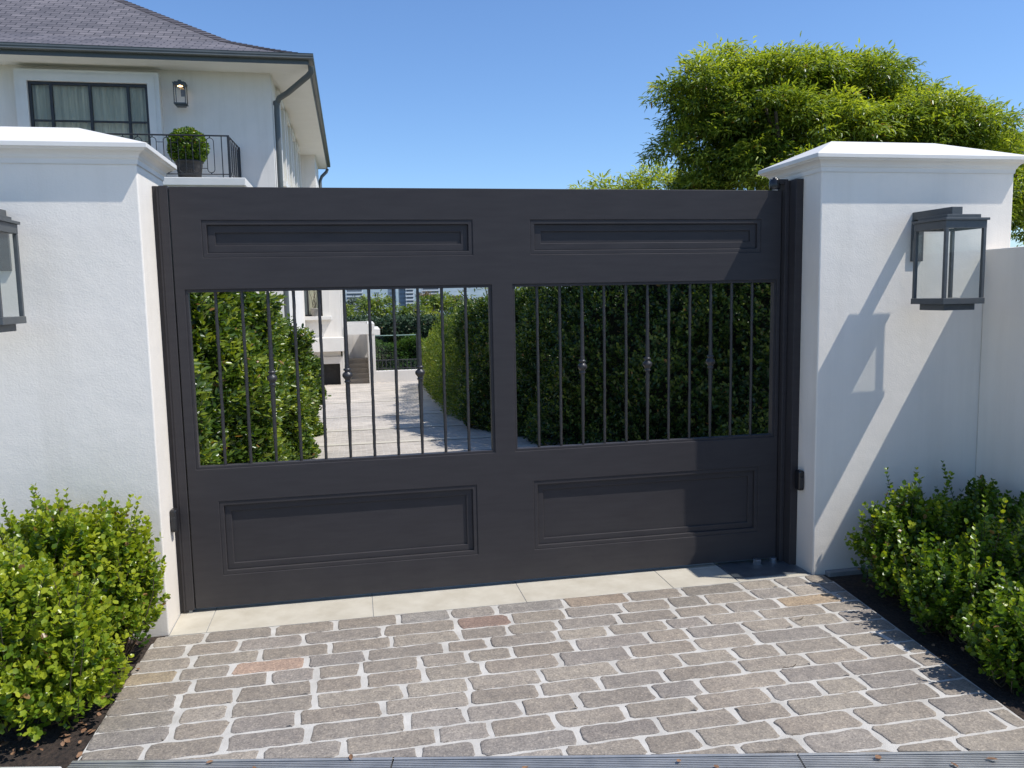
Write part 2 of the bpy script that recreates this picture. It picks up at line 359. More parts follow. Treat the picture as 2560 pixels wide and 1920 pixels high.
def rdir(n): return unit(RNG.normal(size=(n, 3)))
def sprigs(B, D, length, npair, leafL, leafW, tintb, spread=1.0, jitter=0.36):
    """leaf pairs set crosswise along short twigs. B base, D direction (n,3) -> leaf arrays"""
    n = len(B); D = unit(D); A = unit(np.cross(D, rdir(n))); Bn = np.cross(D, A)
    Ps, Ds, Ns, Ls, Ws, Ts = [], [], [], [], [], []
    length = np.broadcast_to(length, (n,))
    for j in range(npair):
        t = (j+0.6)/npair
        ax = A if j % 2 == 0 else Bn
        bend = np.array([0, 0, 0.10])*t*t
        pos = B + D*(length*t)[:, None] + bend*length[:, None]
        for sgn in (1, -1):
            d = D*(0.35+0.55*t) + ax*sgn*spread*(1.05-0.45*t) + rdir(n)*jitter
            Ps.append(pos + rdir(n)*leafL*0.06); Ds.append(d); Ns.append(D*0.9 - ax*sgn*0.35 + rdir(n)*0.25)
            sc = (0.72+0.5*RNG.random(n))*(1.12-0.45*abs(t-0.55))
            Ls.append(leafL*sc); Ws.append(leafW*sc); Ts.append(tintb + 0.30*(t-0.5) + RNG.normal(size=n)*0.13)
    return [np.concatenate(x) for x in (Ps, Ds, Ns, Ls, Ws, Ts)]

# ------------------------------------------------------------------ terrain
def gz(y):
    ys = [-4000, 1.0, 24.6, 60, 150, 500, 4000]; zs = [0, 0, -1.45, -7, -16, -22, -22]
    return float(np.interp(y, ys, zs))
def sheet(name, xs, ys, mat, dz=0.0, label=None):
    mb = MB(); nx = len(xs)
    mb.add([(x, y, gz(y)+dz) for y in ys for x in xs], [(j*nx+i, j*nx+i+1, (j+1)*nx+i+1, (j+1)*nx+i) for j in range(len(ys)-1) for i in range(nx-1)])
    return tag(mb.build(name, mat), label, None, None, 'structure')
sheet('ground', [-3000, -60, -8, 12, 60, 3000], [-3000, -40, 1.0, 24.6, 60, 150, 500, 3500], M['earth'], -0.03)
SL = -0.213                                    # the street runs at an angle to the gate
def street(x, o=0.0): return -1.281 + SL*(x-0.253) - o
# footpath on the street side of the drain
fp = MB(); fp.add([(-6, street(-6, .0)-.17, -.004), (-6, -9, -.004), (10, -9, -.004), (10, street(10)-.17, -.004)], [(0, 1, 2, 3)])
tag(fp.build('footpath', M['concrete']), 'pale concrete footpath on the street side of the drain', kind='structure')
# planting beds
for nm, poly in (('soil_bed', [(-2.2, street(-2.2)-.055), (0.245, street(.245)-.055), (0.245, street(.245)), (0.5, street(0.5)), (0.5, -.265), (.341, -.265), (0.341, -.235), (-2.2, -.235)]),):
    b = MB(); b.add([(x, y, -.004) for x, y in poly], [tuple(range(len(poly)))]); tag(b.build(nm, M['soil']), 'mulched soil bed on the left', kind='structure')
poly = [(3.30, street(3.3)), (4.64, street(4.64)), (4.64, -.25), (3.66, -.25), (3.66, -.37)]
b = MB(); b.add([(x, y, -.004) for x, y in poly], [tuple(range(len(poly)))]); tag(b.build('soil_bed', M['soil']), 'mulched soil bed on the right', kind='structure')
# low kerb at the left front of the bed
k = MB(); k.prism([(-2.4, street(-2.4)-.052), (-2.4, street(-2.4)-.14), (0.235, street(.235)-.14), (0.235, street(.235)-.052)], -.03, .02)
tag(k.build('kerb', M['concrete'], bevel=.008), 'white concrete kerb at the front of the left bed', kind='structure')

# ------------------------------------------------------------------ cobbled forecourt
def pave():
    x_l = lambda y: 0.262 + 0.03*max(0, (y+.6)/.3)
    x_r = lambda y: 3.70 + 0.112*(y+.37)
    mo = MB(); mo.add([(0.262, street(.262), .0), (3.52, street(3.52), .0), (3.70, -.37, .0), (3.66, -.262, .0), (.33, -.262, .0), (.285, -.34, 0)], [(0, 1, 2, 3, 4, 5)])
    base = tag(mo.build('forecourt', M['mortar']), 'pale mortar bed of the cobbled forecourt', kind='structure')
    V, F, Cc = [], [], []
    rnd = random.Random(5)
    pal = [(.255, .224, .192), (.272, .241, .208), (.244, .217, .190), (.282, .250, .213), (.266, .239, .214), (.248, .222, .201), (.292, .258, .222), (.240, .218, .199), (.262, .228, .194)]
    spec = [(.290, .238, .170), (.280, .232, .180), (.275, .215, .175), (.256, .238, .220), (.285, .232, .185), (.225, .203, .178)]
    def stone(x0, x1, y0, y1, colr, clip):
        r = min(x1-x0, y1-y0)*rnd.uniform(.10, .24); pts = []
        sx0, sx1 = rnd.uniform(-.006, .006), rnd.uniform(-.006, .006)
        for cx, cy, a0 in ((x1-r, y1-r, 0), (x0+r, y1-r, 90), (x0+r, y0+r, 180), (x1-r, y0+r, 270)):
            rr = r
            for k2 in range(5):
                a = R(a0+90*k2/4); pts.append([cx+rr*math.cos(a), cy+rr*math.sin(a)])
        # subdivide long edges and wobble
        out = []
        for i, p in enumerate(pts):
            q = pts[(i+1) % len(pts)]; d = math.hypot(q[0]-p[0], q[1]-p[1]); m = max(1, int(d/.028))
            for t in range(m): out.append([p[0]+(q[0]-p[0])*t/m, p[1]+(q[1]-p[1])*t/m])
        ph = rnd.uniform(0, 99); cx, cy = (x0+x1)/2, (y0+y1)/2
        for i, p in enumerate(out):
            w = .0035*math.sin(i*1.7+ph)+.0025*math.sin(i*.61+ph*2)+rnd.uniform(-.0022, .0022)
            dx, dy = p[0]-cx, p[1]-cy; l = math.hypot(dx, dy)+1e-6
            p[0] += dx/l*w*.7 + (sx0 if p[0] < cx else sx1)*(p[1]-cy)/.06; p[1] += math.copysign(w, dy)
        if clip:
            out = [p for p in out]
            for p in out:
                p[1] = max(p[1], street(p[0])+.006); p[0] = min(max(p[0], .266), x_r(p[1])-.006)
        n = len(out); o = len(V); top = rnd.uniform(.0030, .0052)
        tx, ty = rnd.uniform(-.006, .006), rnd.uniform(-.008, .008)
        for ins, z in ((0, -.004), (.0020, top-.0022), (.005, top-.0005), (.012, top)):
            for p in out:
                dx, dy = cx-p[0], cy-p[1]; l = math.hypot(dx, dy)+1e-6; q = min(1, ins/l)
                X, Y = p[0]+dx*q, p[1]+dy*q
                V.append((X, Y, max(.0008, z+(tx*(X-cx)+ty*(Y-cy) if z > 0 else 0)) if z > 0 else z)); Cc.append(colr)
        for k2 in range(3):
            for i in range(n): F.append((o+k2*n+i, o+k2*n+(i+1) % n, o+(k2+1)*n+(i+1) % n, o+(k2+1)*n+i))
        F.append(tuple(o+3*n+i for i in range(n)))
    y = -.266; row = 0
    while y > -2.3:
        h = rnd.uniform(.112, .132); y1 = y-.004; y0 = y-h+.0130
        x = .268 - rnd.uniform(0, .11)
        while x < 3.72:
            l = rnd.choice([rnd.uniform(.18, .25), rnd.uniform(.24, .32), rnd.uniform(.27, .36)])
            a, c = x, x+l-rnd.uniform(.016, .024); x += l
            xl, xr = x_l((y0+y1)/2)+.004, x_r((y0+y1)/2)-.005
            a, c = max(a, xl), min(c, xr)
            if xr-c < .07: c = xr
            if c-a < .045: continue
            if y1 < min(street(a), street(c))+.012: continue
            colr = rnd.choice(spec) if rnd.random() < .08 else rnd.choice(pal)
            kf = rnd.uniform(.93, 1.10); colr = (colr[0]*kf*1.035, colr[1]*kf*1.015, colr[2]*kf*.985)
            # a few stones one notices
            if row == 3 and a < .95 < c: colr = (.37, .262, .20)
            if row == 1 and a < 1.82 < c: colr = (.255, .18, .145)
            if row == 2 and a < 3.5 < c: colr = (.36, .275, .19)
            clip = y0 < min(street(a), street(c))+.02 or True
            stone(a, c, y0+rnd.uniform(-.002, .002), y1+rnd.uniform(-.002, .002), colr, clip)
        y -= h; row += 1
    me = bpy.data.meshes.new('cobbles'); me.from_pydata(V, [], F)
    at = me.attributes.new('tint', 'FLOAT_COLOR', 'POINT')
    at.data.foreach_set('color', np.array([(*c, 1) for c in Cc], np.float32).ravel())
    me.materials.append(M['stone'])
    me.polygons.foreach_set('use_smooth', [len(f) == 4 for f in F]); me.update()
    o = bpy.data.objects.new('forecourt_paving', me); COL.objects.link(o); tag(o, 'grey brown cobblestones laid in courses before the gate', kind='structure')
pave()
# cream threshold slabs with joints, and the sheet of ground they lie on
xs = [.345, .51, 1.285, 2.05, 2.84, 3.212]
th = MB()
for a, c in zip(xs[:-1], xs[1:]):
    th.box(a+.0015, c-.0015, -.262, -.012, -.03, .003); th.box(a+.0015, c-.0015, -.0095, .42, -.03, .003)
th.box(3.215, 3.62, -.262, -.225, -.03, .003)
tag(th.build('threshold', M['limestone'], bevel=.0012, seg=1), 'cream limestone slabs under the gate', kind='structure')
tb = MB(); tb.add([(.342, -.264, .0008), (3.66, -.264, .0008), (3.66, .42, .0008), (.342, .42, .0008)], [(0, 1, 2, 3)])
tag(tb.build('threshold_bed', M['greyconcrete']), kind='structure')

# drain grates
def grate(x0, x1, label):
    t = MB(); L = math.hypot(1, SL); ux, uy = 1/L, SL/L; nx, ny = -uy*-1, -ux   # normal towards the street
    nx, ny = SL/L, -1/L
    p0 = (x0, street(x0)); ln = (x1-x0)*L
    def bar(a, b, z0, z1):
        poly = [(p0[0]+nx*b, p0[1]+ny*b), (p0[0]+nx*b+ux*ln, p0[1]+ny*b+uy*ln), (p0[0]+nx*a+ux*ln, p0[1]+ny*a+uy*ln), (p0[0]+nx*a, p0[1]+ny*a)]
        t.prism(poly, z0, z1)
    bar(.0, .013, -.03, .005)
    for i in range(11): bar(.0175+i*.0100, .0235+i*.0100, -.02, .003)
    bar(.1275, .139, -.03, .005)
    e = thing('drain_grate', (x0, street(x0), 0), label, 'drain grate', 'linear drain grates across the drive')
    t.build('slats', M['grate'], e)
    u = MB(); poly = [(p0[0]+nx*.136, p0[1]+ny*.136), (p0[0]+nx*.136+ux*ln, p0[1]+ny*.136+uy*ln), (p0[0]+nx*.004+ux*ln, p0[1]+ny*.004+uy*ln), (p0[0]+nx*.004, p0[1]+ny*.004)]
    u.prism(poly, -.06, -.024); u.build('channel', M['gap'], e)
grate(.25, 1.316, 'left length of slotted steel drain grate by the left shrubs')
grate(1.322, 2.642, 'middle length of slotted steel drain grate')
grate(2.648, 3.9, 'right length of slotted steel drain grate, brightly lit')

# ------------------------------------------------------------------ gate pillars
ZL = 2.235
def pillar(x0, x1, y0, y1, label, foot=None):
    t = thing('gate_pillar', ((x0+x1)/2, (y0+y1)/2, 0), label, 'pillar', 'gate pillars')
    MB().box(x0, x1, y0, y1, -.02, 2.17).build('shaft', M['stucco'], t, bevel=.006, seg=2)
    c = MB(); rings = []
    prof = [(.004, 2.150), (.006, 2.172), (.012, 2.178), (.014, 2.186), (.024, 2.197), (.036, 2.203), (.046, 2.206), (.048, 2.212), (.058, 2.214), (.058, ZL)]
    for o, z in prof: rings.append([(x0-o, y0-o, z), (x1+o, y0-o, z), (x1+o, y1+o, z), (x0-o, y1+o, z)])
    c.loft(rings, cap=False)
    q = .058; ym = (y0+y1)/2; ri = .27
    lo = [(x0-q, y0-q, ZL), (x1+q, y0-q, ZL), (x1+q, y1+q, ZL), (x0-q, y1+q, ZL)]
    a, b2 = (x0+ri-q, ym, 2.352), (x1-ri-q*.5, ym, 2.352)
    c.add(lo+[a, b2], [(0, 1, 5, 4), (1, 2, 5), (2, 3, 4, 5), (3, 0, 4)])
    c.build('cap', M['trimwhite'], t, bevel=.002, seg=1, angle=20)
    if foot:
        MB().box(*foot).build('footing', M['greyconcrete'], t, bevel=.004)
    return t
pillar(3.647, 4.80, -.257, .245, 'white rendered gate pillar on the right, hinge side of the gate', (3.72, 4.03, -.30, -.2575, -.02, .022))
pillar(-.81, .342, -.24, .27, 'white rendered gate pillar on the left, sunlit inner side')
# wing wall on the right, running out to the street
w = thing('boundary_wall', (4.78, -2.5, 0), 'low white rendered side wall in shade, running from the right pillar to the street', 'wall')
MB().box(4.637, 4.93, -5.2, -.2585, -.02, 1.746).build('wall_body', M['stucco'], w, bevel=.008)

# ------------------------------------------------------------------ the gate
GL, GR, GB, GT = .418, 3.572, .022, 2.088
P = dict(a1=(.555, 1.859, 1.755, 1.931), a2=(2.161, 3.452, 1.755, 1.931), b1=(.558, 1.848, .184, .559), b2=(2.157, 3.456, .184, .559),
         o1=(.462, 1.952, .726, 1.603), o2=(2.061, 3.551, .726, 1.603))
g = thing('driveway_gate', (3.57, .03, 0), 'wide charcoal panelled gate with two rows of iron balusters', 'gate')
xs = sorted({GL, GR, *[v for p in P.values() for v in p[:2]]}); zs = sorted({GB, GT, *[v for p in P.values() for v in p[2:]]})
def solid(i, j):
    cx, cz = (xs[i]+xs[i+1])/2, (zs[j]+zs[j+1])/2
    return not any(p[0] < cx < p[1] and p[2] < cz < p[3] for p in P.values())
fr = MB().grid(xs, zs, solid, 0.0, .052)
fr.build('frame', M['gate'], g, bevel=.0030, seg=2)
for nm in ('a1', 'a2', 'b1', 'b2'):
    x0, x1, z0, z1 = P[nm]; e = .0008
    r_ = MB(); r_.ring(x0-e, x1+e, z0-e, z1+e, .0225, .0035, .040)
    pn = MB(); pn.box(x0+.05, x1-.05, .0260, .034, z0+.05, z1-.05)
    fl = r_
    o = fl.build('panel', M['gate'], g, bevel=.0030, seg=2)
    in_ = MB(); wv = .037 if nm[0] == 'a' else .033
    in_.ring(x0+.0215, x1-.0215, z0+.0215, z1-.0215, wv, .0165, .042); in_.build('panel_moulding', M['gate'], o, bevel=.0030, seg=2)
    cz = .0205+wv-.002
    MB().box(x0+cz, x1-cz, .0255, .045, z0+cz, z1-cz).build('panel_field', M['gate'], o)
for nm in ('o1', 'o2'):
    x0, x1, z0, z1 = P[nm]
    MB().ring(x0-.0008, x1+.0008, z0-.0008, z1+.0008, .0135, .0065, .047).build('opening_moulding', M['gate'], g, bevel=.0018, seg=2)
def plain_bar():
    m_ = MB(); z0, z1 = .739, 1.590; n = 34; pts = []; rs = []
    rr = random.Random(3)
    for i in range(n+1):
        z = z0+(z1-z0)*i/n; pts.append((rr.uniform(-.0008, .0008), rr.uniform(-.0008, .0008), z)); rs.append(.0078*(1+rr.uniform(-.07, .07)))
    m_.tube(pts, rs, 8); return m_
def knuckle_bar():
    m_ = MB(); z0, z1 = .739, 1.590; n = 44; pts = []; rs = []; rr = random.Random(4)
    for i in range(n+1):
        z = z0+(z1-z0)*i/n; t = 1-abs(2*i/n-1); pts.append((0, 0, z)); rs.append((.0072+.0052*t**1.1)*(1+rr.uniform(-.06, .06)))
    m_.tube(pts, rs, 8); return m_
pb = plain_bar(); kb = knuckle_bar()
def mk_bar(x, knuckle, proto={}):
    key = 'k' if knuckle else 'p'
    if key not in proto:
        o = (kb if knuckle else pb).build('baluster', M['iron'], None)
        o.parent = g; o.location = Vector((x, .026, 0)) - g.location
        if knuckle:
            zc = 1.163
            cm = MB().lathe([(.0112, zc-.040), (.0165, zc-.036), (.0165, zc-.031), (.0125, zc-.026), (.015, zc-.020), (.0245, zc-.008), (.0255, zc), (.0235, zc+.007), (.014, zc+.016), (.0125, zc+.020), (.0185, zc+.025), (.0190, zc+.030), (.0130, zc+.035)], 0, 0, 14)
            c = cm.build('collar', M['iron'], None); c.parent = o
        proto[key] = o; return
    o = proto[key].copy(); COL.objects.link(o); o.parent = g; o.location = Vector((x, .026, 0)) - g.location
    for ch in children(proto[key]):
        c = ch.copy(); COL.objects.link(c); c.parent = o
for (x0, x1) in ((.474, 1.94), (2.073, 3.539)):
    for i in range(1, 12): mk_bar(x0+(x1-x0)*i/12, i in (3, 6, 9))

# posts and hinge hardware
gp = thing('gate_post', (.38, .03, 0), 'charcoal steel stop post beside the left pillar', 'post')
MB().box(.3422, .3725, .012, .075, .004, 2.092).build('post', M['gate'], gp, bevel=.003)
MB().box(.3735, .4135, -.004, .060, .018, 2.092).build('stop_strip', M['gate'], gp, bevel=.003)
MB().box(.362, .386, -.001, .0115, .006, 2.088).build('rib', M['gate'], gp, bevel=.002)
MB().box(.376, .402, .0, .02, .0035, .0175).build('foot_bracket', M['steel'], gp, bevel=.001)
hp = thing('gate_post', (3.61, .0, 0), 'charcoal steel hinge post beside the right pillar, in shade', 'post')
MB().box(3.603, 3.6468, -.092, .06, .004, 2.138).build('post', M['gate'], hp, bevel=.003)
MB().box(3.5775, 3.602, -.03, .058, .006, 2.136).build('hinge_strip', M['gate'], hp, bevel=.003)
MB().box(3.548, 3.603, -.012, .03, 2.118, 2.146).build('hinge_arm', M['gate'], hp, bevel=.002)
MB().lathe([(.028, 2.094), (.030, 2.097), (.030, 2.136), (.026, 2.142), (.026, 2.147), (.012, 2.148), (.012, 2.156), (.009, 2.157)], 3.535, .012, 18).build('hinge_cap', M['plastic'], hp)
pp = thing('pivot_plate', (3.42, -.08, 0), 'galvanised steel floor plate with bolts at the foot of the hinge post', 'floor plate')
MB().box(3.217, 3.628, -.222, .10, -.02, .0062).build('plate', M['steel'], pp, bevel=.0015)
for (bx, by, r_, h_) in ((3.44, -.03, .024, .034), (3.546, -.02, .020, .030)):
    MB().lathe([(r_*1.15, .0062), (r_*1.15, .010), (r_, .0101), (r_, h_-.003), (r_*.9, h_), (.006, h_)], bx, by, 6 if r_ > .022 else 16, smooth=False).build('bolt', M['steel'], pp)
# photocells on the pillar faces
def sensor(x, sx, y, z, label):
    e = thing('gate_sensor', (x, y, z), label, 'gate sensor', 'photocell sensors beside the gate')
    xa, xb = (x, x+sx*.034)
    MB().box(min(xa, xb), max(xa, xb), y-.026, y+.026, z-.056, z+.056).build('housing', M['plastic'], e, bevel=.011, seg=4)
    xa, xb = x+sx*.006, x+sx*.027
    MB().box(min(xa, xb), max(xa, xb), y-.0285, y-.024, z-.04, z+.02).build('lens', M['blackmetal'], e, bevel=.003)
sensor(.342, 1, -.055, .497, 'small black gate sensor on the sunlit left pillar')
sensor(3.647, -1, -.135, .502, 'small black gate sensor on the right pillar')

# ------------------------------------------------------------------ lanterns
def lantern(cx, wy, zb, s, label, lit=False, standoff=.125, group='black box wall lanterns'):
    """s = scale; hangs off a wall at y = wy, facing -y; zb = underside"""
    e = thing('wall_lantern', (cx, wy, zb), label, 'wall lantern', group)
    h = .118*s; yb = wy-standoff*s; yf = yb-.236*s; Z = lambda v: zb+v*s
    m = M['lantern']
    b = MB(); b.box(cx-.088*s, cx+.088*s, yf+.03*s, yb-.03*s, Z(0), Z(.0305)); b.build('base_block', m, e, bevel=.002*s)
    MB().box(cx-h, cx+h, yf, yb, Z(.031), Z(.060)).build('base_tray', m, e, bevel=.0015*s)
    for sx in (-1, 1):
        for yy in (yf+.011*s, yb-.011*s):
            xx = cx+sx*(h-.012*s)
            MB().box(xx-.008*s, xx+.008*s, yy-.008*s, yy+.008*s, Z(.0605), Z(.4015)).build('corner_post', m, e, bevel=.001*s)
    # hollow head band
    hb = MB(); hb.box(cx-h+.003*s, cx+h-.003*s, yf+.003*s, yf+.017*s, Z(.402), Z(.440)); hb.box(cx-h+.003*s, cx+h-.003*s, yb-.017*s, yb-.003*s, Z(.402), Z(.440))
    hb.box(cx-h+.003*s, cx-h+.017*s, yf+.0175*s, yb-.0175*s, Z(.402), Z(.440)); hb.box(cx+h-.017*s, cx+h-.003*s, yf+.0175*s, yb-.0175*s, Z(.402), Z(.440))
    hb.build('head_band', m, e, bevel=.001*s)
    rf = MB(); rf.box(cx-h-.006*s, cx+h+.006*s, yf-.006*s, yb+.006*s, Z(.4405), Z(.4525)); rf.box(cx-h+.022*s, cx+h-.022*s, yf+.022*s, yb-.004*s, Z(.453), Z(.471))
    rf.build('roof', m, e, bevel=.0015*s)
    MB().box(cx-.030*s, cx+.030*s, yf+.07*s, wy-.0005, Z(.4715), Z(.512)).build('arm', m, e, bevel=.0015*s)
    MB().box(cx-.034*s, cx+.034*s, wy-.014*s, wy-.0005, Z(.255), Z(.4710)).build('back_plate', m, e, bevel=.002*s)
    gl = MB(); za, zc = Z(.0607), Z(.4017)
    for yy in (yf+.011*s, yb-.011*s): gl.add([(cx-h+.022*s, yy, za), (cx+h-.022*s, yy, za), (cx+h-.022*s, yy, zc), (cx-h+.022*s, yy, zc)], [(0, 1, 2, 3)])
    for xx in (cx-h+.012*s, cx+h-.012*s): gl.add([(xx, yf+.021*s, za), (xx, yb-.021*s, za), (xx, yb-.021*s, zc), (xx, yf+.021*s, zc)], [(0, 1, 2, 3)])
    gl.build('glass_panes', M['glass'], e)
    lh = MB().lathe([(.022*s, Z(.439)), (.022*s, Z(.412)), (.018*s, Z(.408))], cx, (yf+yb)/2, 14); lh.build('lamp_holder', M['trimwhite'], e)
    if lit:
        MB().lathe([(.03*s, Z(.407)), (.05*s, Z(.402)), (.05*s, Z(.396)), (.03*s, Z(.392))], cx, (yf+yb)/2, 14).build('bulb', M['bulb'], e)
    return e
lantern(4.214, -.257, 1.430, 1.0, 'grey metal box lantern with clear glass on the right gate pillar')
lantern(-.224, -.24, 1.440, 1.0, 'grey metal box lantern cut by the left frame edge, on the left gate pillar')

# ------------------------------------------------------------------ driveway inside
ys = [.42, 1.0, 24.6]
sheet('driveway', [-1.2, 9.0], ys, M['drive'], .006, 'grey cobbled driveway falling away behind the gate')
for yb in (3.2, 6.3, 8.1, 10.5, 14.4, 18.9):
    sheet('driveway_band', [-1.0, 6.5], [yb-.10, yb+.10], M['band'], .012, 'cream stone band across the driveway')

# ------------------------------------------------------------------ house
H = thing('house', (-6, 20, gz(15)), 'two storey white rendered house with slate hip roof and iron balcony', 'house')
XC, YF, ZS = -.31, 15.0, 6.52
w = MB()
w.box(-15.0, XC, YF, 29.0, -2.0, ZS+.02)
w.box(XC-.3, .20, 25.35, 28.3, -2.0, ZS+.015)
w.box(-3.0, .87, 24.02, 27.6, .20, 3.55)                 # ground floor wing
w.build('wall', M['stucco_house'], H, bevel=.01, seg=1)
# wing lower front: stepped in beneath the ledge, with basement opening
wl = MB()
wl.grid([-3.0, -.05, .775, .87], [-2.4, -1.52, -.68, -.442], lambda i, j: not (i == 1 and j == 1), 24.022, 24.45)
wl.build('plinth', M['stucco_house'], H)
MB().box(-2.9, .78, 24.46, 25.0, -2.3, -.45).build('basement', M['room'], H)
MB().box(-3.0, 1.00, 23.62, 24.6, -.235, .232).build('ledge', M['trimwhite'], H, bevel=.01)
MB().box(-2.9, .82, 24.10, 24.6, -.440, -.236).build('soffit_band', M['stucco_house'], H)
# white corner piers between wing and stairs
MB().box(.872, .985, 24.03, 25.4, -2.0, 3.5).build('pilaster', M['trimwhite'], H, bevel=.01)
# wing window
def window(parent, x0, x1, z0, z1, y, mull=(), trans=(), fw=.06, surround=.0, sill=None, back='curtain', depth=.10, name='window'):
    fr_ = MB(); fr_.ring(x0, x1, z0, z1, fw, y-.035, y+.03)
    for mx in mull: fr_.box(mx-fw*.5, mx+fw*.5, y-.033, y+.028, z0+fw, z1-fw)
    spans = [x0+fw]+[v for mx in sorted(mull) for v in (mx-fw*.5, mx+fw*.5)]+[x1-fw]
    for tz in trans:
        for a, c in zip(spans[::2], spans[1::2]): fr_.box(a, c, y-.030, y+.026, tz-fw*.3, tz+fw*.3)
    o = fr_.build(name, M['blackmetal'], parent)
    MB().add([(x0+.01, y, z0+.01), (x1-.01, y, z0+.01), (x1-.01, y, z1-.01), (x0+.01, y, z1-.01)], [(0, 1, 2, 3)]).build('pane', M['winglass'], o)
    if back == 'curtain':
        n = 160; vs = []; rr = random.Random(2)
        for i in range(n+1):
            x = x0+.02+(x1-x0-.04)*i/n; yy = y+.16+.035*math.sin(i*.62+1.3*math.sin(i*.11))+.012*math.sin(i*1.9)
            vs += [(x, yy, z0), (x, yy, z1)]
        c = MB(); c.add(vs, [(2*i, 2*i+2, 2*i+3, 2*i+1) for i in range(n)], True); c.build('curtain', M['curtain'], o)
    return o
# the wall is solid, so windows sit proud of it inside deep surrounds
def surround(parent, x0, x1, z0, z1, wd, y, dep=.05, bottom=False):
    m_ = MB(); m_.box(x0-wd, x0, y-dep, y+.02, z0, z1+wd); m_.box(x1, x1+wd, y-dep, y+.02, z0, z1+wd); m_.box(x0, x1, y-dep, y+.02, z1, z1+wd)
    m_.box(x0-wd*.62, x0, y-dep-.018, y-dep-.0005, z0, z1+wd*.6); m_.box(x1, x1+wd*.62, y-dep-.018, y-dep-.0005, z0, z1+wd*.6); m_.box(x0, x1, y-dep-.018, y-dep-.0005, z1, z1+wd*.6)
    return m_.build('window_surround', M['trimwhite'], parent)
surround(H, -5.17, -2.83, 4.06, 6.16, .235, YF-.20, .05)
# reveal box behind surround
rv = MB(); rv.box(-5.40, -5.172, YF-.18, YF+.0, 4.06, 6.39); rv.box(-2.828, -2.60, YF-.18, YF+.0, 4.06, 6.39); rv.box(-5.171, -2.829, YF-.18, YF, 6.165, 6.39)
rv.build('window_reveal', M['trimwhite'], H)
o = window(H, -5.165, -2.835, 4.06, 6.155, YF-.175, (-4.74, -3.985, -3.235), (5.37,), .055, back=None)
n = 170; vs = []
for i in range(n+1):
    x = -5.14+2.28*i/n; yy = YF-.075+.028*math.sin(i*.55+1.3*math.sin(i*.11))+.01*math.sin(i*1.9); vs += [(x, yy, 4.07), (x, yy, 6.15)]
MB().add(vs, [(2*i, 2*i+2, 2*i+3, 2*i+1) for i in range(n)], True).build('curtain', M['curtain'], o)
# wing window (with a plant pot behind the glass)
surround(H, -.46, .275, .96, 2.7, .24, 24.0, .07)
o = window(H, -.455, .27, .962, 2.695, 23.985, (-.20,), (), .055, back=None)
MB().box(-.40, -.23, 24.000, 24.012, 1.02, 2.64).build('side_blind', M['cityglass'], o)
MB().box(-.17, .215, 24.000, 24.012, 1.02, 2.64).build('blind', M['cream'], o)
MB().box(-.80, .57, 23.78, 24.02, .83, .955).build('window_sill', M['trimwhite'], H, bevel=.012)
# side windows on the long flank
for yk in (16.1, 18.2, 20.3, 22.4):
    s_ = MB(); s_.box(XC-.02, XC+.09, yk, yk+.16, 4.35, 6.42); s_.box(XC-.02, XC+.09, yk+1.25, yk+1.41, 4.35, 6.42)
    s_.box(XC-.02, XC+.09, yk+.161, yk+1.249, 6.26, 6.42); s_.box(XC-.02, XC+.15, yk-.05, yk+1.46, 4.22, 4.349)
    f_ = s_.build('flank_window', M['trimwhite'], H)
    MB().box(XC-.02, XC+.012, yk+.162, yk+1.248, 4.35, 6.258).build('pane', M['winglass'], f_)
# soffit, gutter, roof
XE, YE0, YE1 = .66, 14.08, 28.62
MB().box(-16.0, XE-.13, YE0+.13, YE1-.1, ZS+.001, ZS+.06).build('soffit', M['soffit'], H)
def sweep(path, prof):
    """prof: (out, z) closed polygon, out measured to the right of travel"""
    rings = []
    for i, p in enumerate(path):
        p = Vector(p); a = Vector(path[i-1]) if i else None; c = Vector(path[i+1]) if i < len(path)-1 else None
        n1 = Vector(((p-a).y, -(p-a).x)).normalized() if a is not None else None
        n2 = Vector(((c-p).y, -(c-p).x)).normalized() if c is not None else None
        nn = n1 if n2 is None else n2 if n1 is None else (n1+n2).normalized()/max(.3, (n1+n2).normalized().dot(n1))
        rings.append([(p.x+nn.x*o_, p.y+nn.y*o_, z) for o_, z in prof])
    return MB().loft(rings, cap=True)
path = [(-16.0, YE0+.13), (XE-.13, YE0+.13), (XE-.13, YE1-.13), (-4, YE1-.13)]
prof = [(0, ZS-.004), (.018, ZS-.004), (.018, ZS+.085), (.105, ZS+.085), (.128, ZS+.10), (.122, ZS+.125), (.13, ZS+.15), (.125, ZS+.185), (.13, ZS+.20), (.10, ZS+.205), (.10, ZS+.19), (0, ZS+.19)]
sweep(path, prof).build('gutter', M['gutter'], H)
rf = bmesh.new(); uvl = rf.loops.layers.uv.new('UVMap')
lv = [(0.02, 6.70), (.90, 7.045), (1.83, 7.44), (3.3, 8.33), (4.74, 9.21), (6.8, 10.46)]
def rect(i):
    d, z = i; return [(-16.0+d, YE0+.06+d, z), (XE-.06-d, YE0+.06+d, z), (XE-.06-d, YE1-.06-d, z), (-16.0+d, YE1-.06-d, z)]
off = H.location; sl = 0
for (a, b_) in zip(lv[:-1], lv[1:]):
    r0, r1 = rect(a), rect(b_); ds = math.hypot(b_[0]-a[0], b_[1]-a[1])
    for e in range(4):
        q = [r0[e], r0[(e+1) % 4], r1[(e+1) % 4], r1[e]]
        f = rf.faces.new([rf.verts.new(Vector(v)-off) for v in q])
        for lp, v, sv in zip(f.loops, q, (sl, sl, sl+ds, sl+ds)):
            lp[uvl].uv = ((v[0] if e % 2 == 0 else v[1]), sv)
    sl += ds
me = bpy.data.meshes.new('roof'); rf.to_mesh(me); rf.free(); me.materials.append(M['slate'])
o = bpy.data.objects.new('roof', me); COL.objects.link(o); o.parent = H
